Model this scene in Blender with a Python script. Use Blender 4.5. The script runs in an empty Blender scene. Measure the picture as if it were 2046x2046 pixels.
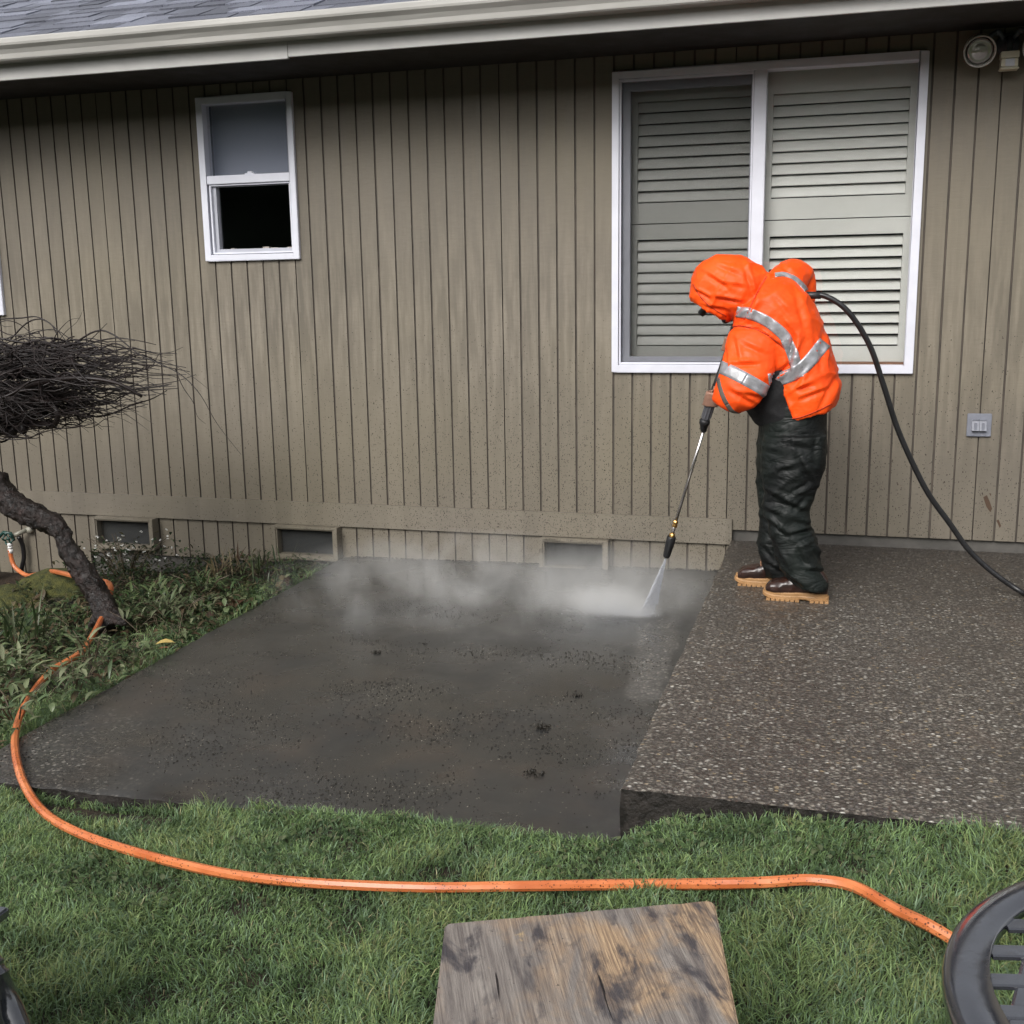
import bpy, bmesh, math, random
import numpy as np
from mathutils import Vector, Matrix, noise
from mathutils.bvhtree import BVHTree
random.seed(7); np.random.seed(7)
S = bpy.context.scene
COL = S.collection
R = math.radians

# ------------------------------------------------------------------ camera
YAW, PITCH, ROLL, FOC = 0.28360, 0.19714, -0.01601, 2273.5
CAM = Vector((5.0331, -5.9966, 1.5255))
_f = Vector((-math.sin(YAW)*math.cos(PITCH), math.cos(YAW)*math.cos(PITCH), -math.sin(PITCH)))
_r0 = Vector((math.cos(YAW), math.sin(YAW), 0)); _u0 = _r0.cross(_f)
_r = _r0*math.cos(ROLL) + _u0*math.sin(ROLL); _u = -_r0*math.sin(ROLL) + _u0*math.cos(ROLL)
cd = bpy.data.cameras.new('camera'); cam = bpy.data.objects.new('camera', cd); COL.objects.link(cam)
m = Matrix((( _r.x, _u.x, -_f.x, CAM.x), (_r.y, _u.y, -_f.y, CAM.y), (_r.z, _u.z, -_f.z, CAM.z), (0,0,0,1)))
cam.matrix_world = m
cd.sensor_fit = 'HORIZONTAL'; cd.sensor_width = 36; cd.lens = 36*FOC/2046; cd.clip_start = .05; cd.clip_end = 500
S.camera = cam
S.render.resolution_x = 1024; S.render.resolution_y = 1024

# ------------------------------------------------------------------ light
SUN_EL, SUN_AZ = R(38), R(192)      # azimuth clockwise from +y: the light comes from behind the camera
w = bpy.data.worlds.new('World'); S.world = w; w.use_nodes = True
nt = w.node_tree; bg = nt.nodes['Background']
sky = nt.nodes.new('ShaderNodeTexSky'); sky.sky_type = 'NISHITA'; sky.sun_disc = False
sky.sun_elevation = SUN_EL; sky.sun_rotation = SUN_AZ; sky.dust_density = 3; sky.air_density = 1
hs = nt.nodes.new('ShaderNodeHueSaturation'); hs.inputs['Saturation'].default_value = .22
nt.links.new(sky.outputs[0], hs.inputs['Color']); nt.links.new(hs.outputs[0], bg.inputs[0]); bg.inputs[1].default_value = .15
sl = bpy.data.lights.new('sun', 'SUN'); sl.energy = 1.5; sl.angle = R(30); sl.color = (1, .97, .93)
so = bpy.data.objects.new('sun', sl); COL.objects.link(so); so.location = (3, -6, 8)
d = Vector((math.sin(SUN_AZ)*math.cos(SUN_EL), math.cos(SUN_AZ)*math.cos(SUN_EL), math.sin(SUN_EL)))
so.rotation_euler = d.to_track_quat('Z', 'Y').to_euler()
S.view_settings.view_transform = 'Standard'; S.view_settings.look = 'None'
S.view_settings.exposure = 0.52; S.view_settings.gamma = 1

S.cycles.volume_bounces = 4

# ------------------------------------------------------------------ helpers
K = 2046/1932
def ray(px, py):
    return (_f + _r*((px*K-1023)/FOC) - _u*((py*K-1023)/FOC))
def P(px, py, Y):                       # point of the wall-parallel plane y=Y
    d = ray(px, py); return CAM + d*((Y-CAM.y)/d.y)
def G(px, py, z):                       # point at height z
    d = ray(px, py); return CAM + d*((z-CAM.z)/d.z)
ORG = {}
def world_org(o): return ORG.get(o.name, Vector((0,0,0)))
def tag(o, label=None, cat=None, group=None, kind=None):
    if label: o['label'] = label
    if cat: o['category'] = cat
    if group: o['group'] = group
    if kind: o['kind'] = kind
    return o
def thing(name, label, cat, loc, group=None):
    o = bpy.data.objects.new(name, None); COL.objects.link(o); o.empty_display_size = .1
    o.location = loc; ORG[o.name] = Vector(loc)
    return tag(o, label, cat, group)
def mk(name, verts, faces, mat, parent=None, smooth=False, org=None, mi=None, mats=None):
    V = np.array([tuple(v) for v in verts], dtype=float)
    if org is None: org = ((V[:,0].min()+V[:,0].max())/2, (V[:,1].min()+V[:,1].max())/2, V[:,2].min())
    V = V - np.array(org)
    me = bpy.data.meshes.new(name); me.from_pydata([tuple(v) for v in V], [], faces); me.update()
    return link(name, me, mat, parent, smooth, org, mi, mats)
def link(name, me, mat, parent=None, smooth=False, org=(0,0,0), mi=None, mats=None):
    for mm in (mats or [mat]): me.materials.append(mm)
    if mi is not None: me.polygons.foreach_set('material_index', mi)
    if smooth: me.polygons.foreach_set('use_smooth', [True]*len(me.polygons))
    o = bpy.data.objects.new(name, me); COL.objects.link(o)
    ORG[o.name] = Vector(org)
    if parent: o.parent = parent; o.location = Vector(org) - world_org(parent)
    else: o.location = org
    return o
class MB:
    def __init__(s): s.v = []; s.f = []
    def add(s, v, f):
        b = len(s.v); s.v += [tuple(x) for x in v]; s.f += [tuple(i+b for i in q) for q in f]; return s
    def box(s, x0,x1,y0,y1,z0,z1):
        v = [(x,y,z) for z in (z0,z1) for y in (y0,y1) for x in (x0,x1)]
        return s.add(v, [(0,2,3,1),(4,5,7,6),(0,1,5,4),(2,6,7,3),(0,4,6,2),(1,3,7,5)])
    def tube(s, pts, rad, seg=8, cap=True, twist=0):
        pts = [Vector(p) for p in pts]; n = len(pts)
        if not hasattr(rad, '__len__'): rad = [rad]*n
        T = [(pts[min(i+1,n-1)]-pts[max(i-1,0)]).normalized() for i in range(n)]
        a = T[0].orthogonal().normalized(); v = []; f = []
        for i in range(n):
            a = (a - T[i]*a.dot(T[i])).normalized(); b = T[i].cross(a)
            for k in range(seg):
                t = 2*math.pi*k/seg + twist*i
                v.append(pts[i] + (a*math.cos(t)+b*math.sin(t))*rad[i])
        for i in range(n-1):
            for k in range(seg):
                f.append((i*seg+k, i*seg+(k+1)%seg, (i+1)*seg+(k+1)%seg, (i+1)*seg+k))
        if cap: f.append(tuple(range(seg))[::-1]); f.append(tuple((n-1)*seg+k for k in range(seg)))
        return s.add(v, f)
    def loft(s, rings, seg=24, close=True, power=2.0):
        """rings: (centre, half-axis A, half-axis B)"""
        v = []; f = []; n = len(rings)
        for c, A, B in rings:
            c = Vector(c); A = Vector(A); B = Vector(B)
            for k in range(seg):
                t = 2*math.pi*k/seg; ct, st = math.cos(t), math.sin(t)
                q = 2/power
                v.append(c + A*(math.copysign(abs(ct)**q, ct)) + B*(math.copysign(abs(st)**q, st)))
        for i in range(n-1):
            for k in range(seg):
                f.append((i*seg+k, i*seg+(k+1)%seg, (i+1)*seg+(k+1)%seg, (i+1)*seg+k))
        if close: f.append(tuple(range(seg))[::-1]); f.append(tuple((n-1)*seg+k for k in range(seg)))
        return s.add(v, f)
    def ell(s, c, r, M=None, seg=16, rings=10):
        v = []; f = []
        for i in range(rings+1):
            ph = math.pi*i/rings
            for k in range(seg):
                t = 2*math.pi*k/seg
                p = Vector((r[0]*math.sin(ph)*math.cos(t), r[1]*math.sin(ph)*math.sin(t), r[2]*math.cos(ph)))
                if M: p = M @ p
                v.append(Vector(c)+p)
        for i in range(rings):
            for k in range(seg):
                f.append((i*seg+k, (i+1)*seg+k, (i+1)*seg+(k+1)%seg, i*seg+(k+1)%seg))
        return s.add(v, f)
    def build(s, name, mat, parent=None, smooth=False, bevel=0, org=None):
        o = mk(name, s.v, s.f, mat, parent, smooth, org)
        bm = bmesh.new(); bm.from_mesh(o.data)
        bmesh.ops.remove_doubles(bm, verts=bm.verts, dist=1e-6)
        bmesh.ops.recalc_face_normals(bm, faces=bm.faces)
        if bevel:
            bmesh.ops.bevel(bm, geom=[e for e in bm.edges], offset=bevel, segments=2, affect='EDGES', clamp_overlap=True)
        bm.to_mesh(o.data); bm.free()
        if smooth: o.data.polygons.foreach_set('use_smooth', [True]*len(o.data.polygons))
        return o
def catmull(pts, n=8):
    pts = [Vector(p) for p in pts]; out = []
    q = [pts[0]*2-pts[1]] + pts + [pts[-1]*2-pts[-2]]
    for i in range(1, len(q)-2):
        for j in range(n):
            t = j/n; a, b, c, d = q[i-1], q[i], q[i+1], q[i+2]
            out.append(.5*((2*b)+(c-a)*t+(2*a-5*b+4*c-d)*t*t+(3*b-a-3*c+d)*t**3))
    out.append(pts[-1]); return out
def interp(vals, n):
    xs = np.linspace(0, 1, len(vals)); return list(np.interp(np.linspace(0, 1, n), xs, vals))
def remesh(name, mb, mat, voxel, parent, smooth_it=2, subdiv=0, disp=None, org=None, seal=True):
    me = bpy.data.meshes.new('t'); me.from_pydata([tuple(v) for v in mb.v], [], mb.f); me.update()
    bm = bmesh.new(); bm.from_mesh(me); bmesh.ops.remove_doubles(bm, verts=bm.verts, dist=1e-6)
    bmesh.ops.recalc_face_normals(bm, faces=bm.faces); bm.to_mesh(me); bm.free()
    o = bpy.data.objects.new('t', me); COL.objects.link(o)
    r = o.modifiers.new('r', 'REMESH'); r.mode = 'VOXEL'; r.voxel_size = voxel; r.use_smooth_shade = True
    if smooth_it:
        sm = o.modifiers.new('s', 'SMOOTH'); sm.iterations = smooth_it; sm.factor = .5
    if subdiv:
        sb = o.modifiers.new('b', 'SUBSURF'); sb.levels = subdiv; sb.render_levels = subdiv
    dg = bpy.context.evaluated_depsgraph_get(); dg.update()
    me2 = bpy.data.meshes.new_from_object(o.evaluated_get(dg))
    bpy.data.objects.remove(o); 
    if disp:
        bm = bmesh.new(); bm.from_mesh(me2); bm.normal_update()
        mv = [(v, v.normal.copy()*disp(v.co, v.normal)) for v in bm.verts]
        for v, dd in mv: v.co += dd
        bm.to_mesh(me2); bm.free()
    V = np.empty(len(me2.vertices)*3); me2.vertices.foreach_get('co', V); V = V.reshape(-1,3)
    og = org if org is not None else (V[:,0].mean(), V[:,1].mean(), V[:,2].min())
    bvh = BVHTree.FromPolygons([tuple(v) for v in V], [tuple(p.vertices) for p in me2.polygons])
    V = V - np.array(og); me2.vertices.foreach_set('co', V.ravel()); me2.update(); me2.name = name
    o = link(name, me2, mat, parent, True, og)
    return o, bvh

# ------------------------------------------------------------------ materials
def mat(name, base=(.5,.5,.5), rough=.6, metal=0, spec=.5, **kw):
    mm = bpy.data.materials.new(name); mm.use_nodes = True
    b = mm.node_tree.nodes['Principled BSDF']
    b.inputs['Base Color'].default_value = (*base, 1); b.inputs['Roughness'].default_value = rough
    b.inputs['Metallic'].default_value = metal; b.inputs['Specular IOR Level'].default_value = spec
    for k, v in kw.items(): b.inputs[k.replace('_', ' ')].default_value = v
    return mm
class N:
    def __init__(s, mm): s.m = mm; s.t = mm.node_tree; s.b = s.t.nodes['Principled BSDF']; s.c = s.new('ShaderNodeTexCoord'); s.g = s.new('ShaderNodeNewGeometry')
    def new(s, k): return s.t.nodes.new(k)
    def ln(s, a, b): s.t.links.new(a, b)
    def pos(s): return s.g.outputs['Position']
    def obj(s): return s.c.outputs['Object']
    def map(s, src, scale=(1,1,1), loc=(0,0,0), rot=(0,0,0)):
        n = s.new('ShaderNodeMapping'); n.inputs['Scale'].default_value = scale; n.inputs['Location'].default_value = loc; n.inputs['Rotation'].default_value = rot
        s.ln(src, n.inputs[0]); return n.outputs[0]
    def noise(s, src, scale, detail=4, rough=.55, dist=0):
        n = s.new('ShaderNodeTexNoise'); n.inputs['Scale'].default_value = scale; n.inputs['Detail'].default_value = detail
        n.inputs['Roughness'].default_value = rough; n.inputs['Distortion'].default_value = dist
        s.ln(src, n.inputs['Vector']); return n.outputs[0]
    def vor(s, src, scale, feat='F1', rnd=1):
        n = s.new('ShaderNodeTexVoronoi'); n.feature = feat; n.inputs['Scale'].default_value = scale; n.inputs['Randomness'].default_value = rnd
        s.ln(src, n.inputs['Vector']); return n
    def ramp(s, src, stops, const=False):
        n = s.new('ShaderNodeValToRGB'); cr = n.color_ramp
        if const: cr.interpolation = 'CONSTANT'
        while len(cr.elements) < len(stops): cr.elements.new(.5)
        for e, (p, c) in zip(cr.elements, stops):
            e.position = p; e.color = (*c, 1) if hasattr(c, '__len__') else (c, c, c, 1)
        s.ln(src, n.inputs[0]); return n.outputs[0]
    def rng(s, src, a, b, c=0, d=1):
        n = s.new('ShaderNodeMapRange'); s.ln(src, n.inputs[0])
        for i, v in enumerate((a, b, c, d)): n.inputs[i+1].default_value = v
        return n.outputs[0]
    def mix(s, f, a, b, mode='MIX'):
        n = s.new('ShaderNodeMixRGB'); n.blend_type = mode
        for i, x in enumerate((f, a, b)):
            if hasattr(x, 'is_linked') or hasattr(x, 'links'): s.ln(x, n.inputs[i])
            elif i == 0: n.inputs[0].default_value = x
            else: n.inputs[i].default_value = (*x, 1)
        return n.outputs[0]
    def math(s, op, a, b=0):
        n = s.new('ShaderNodeMath'); n.operation = op
        for i, x in enumerate((a, b)):
            if hasattr(x, 'links'): s.ln(x, n.inputs[i])
            else: n.inputs[i].default_value = x
        return n.outputs[0]
    def sep(s, src):
        n = s.new('ShaderNodeSeparateXYZ'); s.ln(src, n.inputs[0]); return n.outputs
    def bump(s, h, strength=.3, dist=.01, prev=None):
        n = s.new('ShaderNodeBump'); n.inputs['Strength'].default_value = strength; n.inputs['Distance'].default_value = dist
        s.ln(h, n.inputs['Height'])
        if prev: s.ln(prev, n.inputs['Normal'])
        return n.outputs[0]
    def out(s, color=None, rough=None, normal=None):
        if color: s.ln(color, s.b.inputs['Base Color'])
        if rough: s.ln(rough, s.b.inputs['Roughness'])
        if normal: s.ln(normal, s.b.inputs['Normal'])

def m_siding(name='siding_paint', base=(.182,.160,.127)):
    mm = mat(name, rough=.62, spec=.35); n = N(mm); p = n.pos()
    c1 = tuple(base); c2 = tuple(x*1.30 for x in base); c3 = tuple(x*.8 for x in base)
    big = n.noise(n.map(p, (1,1,.6)), 1.3, 4)
    col = n.mix(n.rng(big, .35, .68), c3, c1)
    st = n.noise(n.map(p, (9,9,.9)), 3.0, 5, .6)
    z = n.sep(p)[2]
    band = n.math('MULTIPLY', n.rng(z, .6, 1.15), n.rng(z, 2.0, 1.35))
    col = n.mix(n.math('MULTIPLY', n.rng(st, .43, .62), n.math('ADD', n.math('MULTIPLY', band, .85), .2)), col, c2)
    hz = n.noise(n.map(p, (14,14,90)), 1.0, 4, .7)
    col = n.mix(n.rng(hz, .35, .75, 0, .28), col, tuple(x*.62 for x in base))
    tint = n.noise(p, .8, 2)
    col = n.mix(n.rng(tint, .4, .7, 0, .5), col, (base[0]*1.05, base[1]*1.04, base[2]*.9))
    # per-board tone
    bx = n.math('FLOOR', n.math('DIVIDE', n.sep(p)[0], .1016))
    wn = n.new('ShaderNodeTexWhiteNoise'); wn.noise_dimensions = '1D'; n.ln(bx, wn.inputs['W'])
    col = n.mix(1, col, n.rng(wn.outputs['Value'], 0, 1, .93, 1.05), 'MULTIPLY')
    # mud spatter flecks, thicker low down and towards the spray
    x = n.sep(p)[0]
    dens = n.math('MULTIPLY', n.rng(z, 1.35, .05), n.rng(x, 1.2, 3.6, .12, 1))
    dens = n.math('MULTIPLY', dens, n.rng(x, 5.6, 4.6, .45, 1))
    for sc, th in ((85, .27), (150, .36)):
        dp = n.math('ADD', n.math('MULTIPLY', n.noise(p, 60, 2), 1), 0)
        v = n.vor(n.map(p, (1.3,1,.8), rot=(0,.4,0)), sc)
        r = n.new('ShaderNodeSeparateColor'); n.ln(v.outputs['Color'], r.inputs[0])
        keep = n.math('LESS_THAN', r.outputs[0], n.math('MULTIPLY', dens, .44))
        spot = n.math('LESS_THAN', n.math('ADD', v.outputs['Distance'], n.rng(dp, .3, .7, -.1, .16)), th)
        col = n.mix(n.math('MULTIPLY', n.math('MULTIPLY', keep, spot), .85), col, (.030,.022,.014))
    # pale scuffs
    v = n.noise(n.map(p, (3,3,1)), 9, 3); col = n.mix(n.rng(v, .74, .8, 0, .35), col, (.32,.29,.23))
    b = n.bump(hz, .35, .004); b = n.bump(n.noise(n.map(p, (120,120,20)), 1, 3), .25, .002, b)
    n.out(col, n.rng(st, .3, .7, .45, .75), b); return mm
def m_slabwet():
    mm = mat('silty_wet_concrete', rough=.3, spec=1.0); n = N(mm); p = n.pos()
    a = n.noise(p, 2.2, 5, .6); b_ = n.noise(n.map(p, (1,1.6,1)), 7, 5, .65)
    col = n.mix(n.rng(a, .4, .62), (.024,.0245,.024), (.040,.039,.036))
    col = n.mix(n.rng(b_, .52, .7, 0, .6), col, (.022,.021,.020))
    x, y, z = n.sep(p)
    # reddish silt near the front right, cleaner pebbly patch at far left-front corner
    col = n.mix(n.math('MULTIPLY', n.rng(n.noise(p, 3.1, 3), .5, .68), n.rng(y, -1.2, -2.2, 0, .5)), col, (.058,.045,.035))
    v = n.vor(n.map(p, (1,1,.2)), 75); r = n.new('ShaderNodeSeparateColor'); n.ln(v.outputs['Color'], r.inputs[0])
    peb = n.ramp(r.outputs[0], [(0,(.05,.045,.04)),(.35,(.16,.14,.12)),(.6,(.09,.085,.08)),(.8,(.30,.27,.22)),(.93,(.5,.46,.4))], True)
    peb = n.mix(n.rng(v.outputs['Distance'], .3, .62), peb, (.03,.028,.025))
    # front left corner is washed bare
    corner = n.math('MULTIPLY', n.rng(n.math('ADD', x, n.math('MULTIPLY', n.noise(p, 4, 3), .8)), 3.35, 2.75), n.rng(n.math('ADD', y, n.math('MULTIPLY', n.noise(p, 5, 3), .6)), -2.05, -2.65))
    # swept strip cleaned by the jet beside the upper slab
    yy_ = n.math('ADD', y, 1.1)
    cxl = n.math('SUBTRACT', 4.285, n.math('MULTIPLY', yy_, .085))
    dxx = n.math('ABSOLUTE', n.math('ADD', n.math('SUBTRACT', x, cxl), n.math('MULTIPLY', n.math('SUBTRACT', n.noise(p, 7, 3), .5), .11)))
    hwd = n.rng(y, -1.0, -2.0, .085, .055)
    strip = n.rng(n.math('SUBTRACT', hwd, dxx), -.022, .016)
    yo = n.math('ADD', y, n.math('MULTIPLY', n.math('SUBTRACT', n.noise(p, 9, 3), .5), .12))
    strip = n.math('MULTIPLY', strip, n.rng(n.math('SUBTRACT', yo, n.math('MULTIPLY', n.math('MULTIPLY', dxx, dxx), 22)), -2.08, -1.97)); strip = n.math('MULTIPLY', strip, n.rng(y, -.85, -1.05))
    strip = n.math('MULTIPLY', strip, n.rng(n.noise(p, 16, 3), .3, .5, .7, 1))
    msk = n.math('MAXIMUM', n.math('MULTIPLY', corner, .5), n.math('MULTIPLY', strip, .62))
    col = n.mix(msk, col, n.mix(.13, peb, (.5,.48,.44)))
    # few floating specks
    v2 = n.vor(p, 60); r2 = n.new('ShaderNodeSeparateColor'); n.ln(v2.outputs['Color'], r2.inputs[0])
    sp = n.math('MULTIPLY', n.math('LESS_THAN', r2.outputs[1], .08), n.math('LESS_THAN', v2.outputs['Distance'], .16))
    col = n.mix(n.math('MULTIPLY', sp, .6), col, (.30,.28,.22))
    h = n.noise(p, 35, 4, .6)
    dry = n.rng(a, .42, .6, .0, 1)
    b = n.bump(n.noise(p, 7, 3), .08, .01); b = n.bump(h, .16, .003, b)
    b2 = n.bump(n.mix(msk, (0,0,0), v.outputs['Distance']), .5, .006, b)
    n.out(col, n.rng(n.noise(p, 2.6, 5), .38, .62, .14, .42), b2); return mm
def m_pebble(name='exposed_aggregate'):
    mm = mat(name, rough=.35, spec=.5); n = N(mm); p = n.pos()
    pj = p
    v = n.vor(n.map(pj, (.85,1.1,1)), 82); r = n.new('ShaderNodeSeparateColor'); n.ln(v.outputs['Color'], r.inputs[0])
    col = n.ramp(r.outputs[0], [(0,(.055,.05,.046)),(.22,(.20,.175,.15)),(.40,(.11,.10,.095)),(.55,(.29,.255,.21)),(.69,(.15,.125,.105)),(.80,(.45,.42,.36)),(.90,(.78,.75,.67)),(.96,(.45,.34,.20))], True)
    col = n.mix(n.rng(v.outputs['Distance'], .28, .58), col, (.05,.043,.036))
    v2 = n.vor(pj, 170); r2 = n.new('ShaderNodeSeparateColor'); n.ln(v2.outputs['Color'], r2.inputs[0])
    c2 = n.ramp(r2.outputs[0], [(0,(.05,.045,.04)),(.5,(.13,.11,.09)),(.85,(.34,.31,.26))], True)
    col = n.mix(.34, col, c2)
    big = n.noise(p, 1.7, 4); col = n.mix(n.rng(big, .35, .65, .0, .35), col, (.055,.047,.04))
    red = n.noise(p, 3.0, 3); col = n.mix(n.rng(red, .58, .7, 0, .22), col, (.14,.10,.075))
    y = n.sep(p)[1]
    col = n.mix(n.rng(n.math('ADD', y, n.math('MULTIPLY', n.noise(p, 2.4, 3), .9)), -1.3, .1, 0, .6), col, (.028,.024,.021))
    b = n.bump(v.outputs['Distance'], .75, .006); b = n.bump(v2.outputs['Distance'], .4, .003, b)
    n.out(col, n.rng(n.noise(p, 30, 2), .3, .7, .22, .55), b); return mm
def m_simple(name, base, rough=.5, var=.25, scale=20, bump=.2, bd=.003, metal=0, spec=.5, stretch=(1,1,1), src='obj'):
    mm = mat(name, base, rough, metal, spec); n = N(mm); p = n.map(n.pos() if src == 'pos' else n.obj(), stretch)
    a = n.noise(p, scale, 5, .6)
    lo = tuple(x*(1-var) for x in base); hi = tuple(min(1, x*(1+var)) for x in base)
    n.out(n.mix(n.rng(a, .3, .7), lo, hi), n.rng(a, .3, .7, max(.02, rough*.8), min(1, rough*1.2)), n.bump(n.noise(p, scale*3, 3), bump, bd)); return mm
def m_trim():
    mm = m_simple('white_trim', (.45,.445,.425), .4, .1, 6, .1, src='pos'); n = N(mm); return mm
def m_glass(name, tint=(1,1,1), refl=.9, haze=0.0, hazecol=(.3,.3,.32)):
    mm = bpy.data.materials.new(name); mm.use_nodes = True; t = mm.node_tree; t.nodes.clear()
    o = t.nodes.new('ShaderNodeOutputMaterial'); tr = t.nodes.new('ShaderNodeBsdfTransparent'); tr.inputs[0].default_value = (*tint, 1)
    gl = t.nodes.new('ShaderNodeBsdfGlossy'); gl.inputs['Roughness'].default_value = .02; gl.inputs[0].default_value = (refl,)*3+(1,)
    lw = t.nodes.new('ShaderNodeLayerWeight'); lw.inputs[0].default_value = .5
    pw = t.nodes.new('ShaderNodeMath'); pw.operation = 'POWER'; pw.inputs[1].default_value = 5; t.links.new(lw.outputs['Facing'], pw.inputs[0])
    fr = t.nodes.new('ShaderNodeMath'); fr.operation = 'MULTIPLY_ADD'; fr.inputs[1].default_value = .8; fr.inputs[2].default_value = .05; t.links.new(pw.outputs[0], fr.inputs[0])
    mx = t.nodes.new('ShaderNodeMixShader'); t.links.new(fr.outputs[0], mx.inputs[0]); t.links.new(tr.outputs[0], mx.inputs[1]); t.links.new(gl.outputs[0], mx.inputs[2])
    last = mx.outputs[0]
    if haze:
        df = t.nodes.new('ShaderNodeBsdfDiffuse'); df.inputs[0].default_value = (*hazecol, 1)
        m2 = t.nodes.new('ShaderNodeMixShader'); m2.inputs[0].default_value = haze
        t.links.new(last, m2.inputs[1]); t.links.new(df.outputs[0], m2.inputs[2]); last = m2.outputs[0]
    t.links.new(last, o.inputs[0]); return mm
def m_leafattr(name, rough=.45, trans=.25):
    mm = mat(name, (.06,.1,.03), rough, spec=.4); n = N(mm)
    at = n.new('ShaderNodeAttribute'); at.attribute_name = 'tint'; n.ln(at.outputs['Color'], n.b.inputs['Base Color'])
    t = mm.node_tree; o = [x for x in t.nodes if x.type == 'OUTPUT_MATERIAL'][0]
    tl = n.new('ShaderNodeBsdfTranslucent'); n.ln(at.outputs['Color'], tl.inputs[0])
    mx = n.new('ShaderNodeMixShader'); mx.inputs[0].default_value = trans
    n.ln(n.b.outputs[0], mx.inputs[1]); n.ln(tl.outputs[0], mx.inputs[2]); n.ln(mx.outputs[0], o.inputs[0]); return mm

M = {}
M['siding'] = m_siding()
M['groove'] = m_simple('shaded_groove', (.075,.062,.050), .8, .5, 12, .2, src='pos', stretch=(6,6,.8)); M['skirt'] = m_siding('skirt_paint', (.192,.170,.137))  # groove shade is put into a darker colour on the groove faces
M['trim'] = m_trim()
M['gutter'] = m_simple('gutter_paint', (.39,.38,.355), .35, .12, 5, .1, src='pos', stretch=(.5,1,3))
M['vinyl'] = m_simple('white_vinyl', (.68,.69,.76), .35, .05, 9, .05, src='pos')
M['vinyl_grey'] = m_simple('grey_vinyl_sash', (.42,.43,.48), .4, .08, 9, .05, src='pos')
M['shutter'] = m_simple('shutter_paint', (.49,.50,.465), .45, .05, 3, .05, src='pos')
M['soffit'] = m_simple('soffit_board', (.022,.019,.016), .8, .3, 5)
M['concrete'] = m_simple('foundation_concrete', (.085,.08,.072), .7, .35, 7, .5, .006, src='pos')
M['slabside'] = m_simple('muddy_slab_side', (.016,.013,.011), .6, .7, 30, .7, .006, src='pos'); M['slabwet'] = m_slabwet(); M['pebble'] = m_pebble()
M['dark'] = mat('dark_room', (.035,.042,.05), .9)
M['black_rubber'] = m_simple('black_rubber', (.012,.012,.013), .38, .3, 40, .1, .001)
M['black_plastic'] = m_simple('black_plastic', (.015,.015,.016), .45, .3, 60, .2, .001)
M['grey_plastic'] = m_simple('dark_grey_plastic', (.09,.09,.10), .45, .2, 60, .2, .001)
M['steel'] = mat('wet_steel', (.55,.52,.50), .25, 1)
M['brass'] = mat('brass', (.55,.34,.12), .3, 1)
M['roof'] = None

# ------------------------------------------------------------------ ground
GX = 2.25; RX = 4.5; FY = -3.15
def gh(x, y):
    """ground height"""
    if y > -.005: return -.35
    if x < 0.2: base = -.24
    elif x < GX: base = -.24 + (x-.2)/(GX-.2)*.15
    else: base = -.075 + min(1, (x-GX)/2.0)*.05
    if y < FY:
        t = min(1, (FY-y)/.6); b0 = -.085 + .055*min(1, max(0, (x-GX)/1.2)) + .035*min(1, max(0, (x-3.3)/.6)); base = b0*(1-t) + (-.04)*t
        q = min(1, max(0, (x-4.42)/.25)); base += .112*q*q*(3-2*q) + .06*min(1, max(0, (x-4.6)/.8))
    elif x > GX + .02: return -.30
    if x > 5.2 and y < FY: base += .0
    n = noise.noise(Vector((x*2.2, y*2.2, 0)))*.018 + noise.noise(Vector((x*9, y*9, 3)))*.008
    far = max(0, min(1, (math.hypot(x-3, y+2)-9)/8))
    return base*(1-far) - .06*far + n
def axis(a, b, core0, core1, step):
    c = list(np.arange(core0, core1+1e-6, step)); o = []; s = step; x = core0
    while x > a: s *= 1.35; x -= s; o.append(x)
    o2 = []; s = step; x = core1
    while x < b: s *= 1.35; x += s; o2.append(x)
    return o[::-1] + c + o2
xs = axis(-120, 120, -1.0, 7.2, .05); ys = axis(-120, 120, -5.6, .1, .05)
gv = [(x, y, gh(x, y)) for y in ys for x in xs]; nx = len(xs)
gf = [(j*nx+i, j*nx+i+1, (j+1)*nx+i+1, (j+1)*nx+i) for j in range(len(ys)-1) for i in range(nx-1)]
mm = mat('soil', (.03,.023,.015), .75, spec=.3); n = N(mm); p = n.pos()
col = n.mix(n.rng(n.noise(p, 6, 5), .35, .65), (.016,.012,.009), (.045,.033,.022))
yy = n.sep(p)[1]
col = n.mix(n.rng(yy, -4.6, -6.5, 0, .8), col, n.mix(n.rng(n.noise(p, 40, 4), .35, .7), (.02,.035,.012), (.05,.075,.025)))
n.out(col, None, n.bump(n.noise(p, 60, 5), .8, .02)); M['soil'] = mm
ground = mk('ground', gv, gf, M['soil'], smooth=True, org=(0,0,0)); tag(ground, 'dark damp soil of the yard', 'ground', kind='structure')

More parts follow.
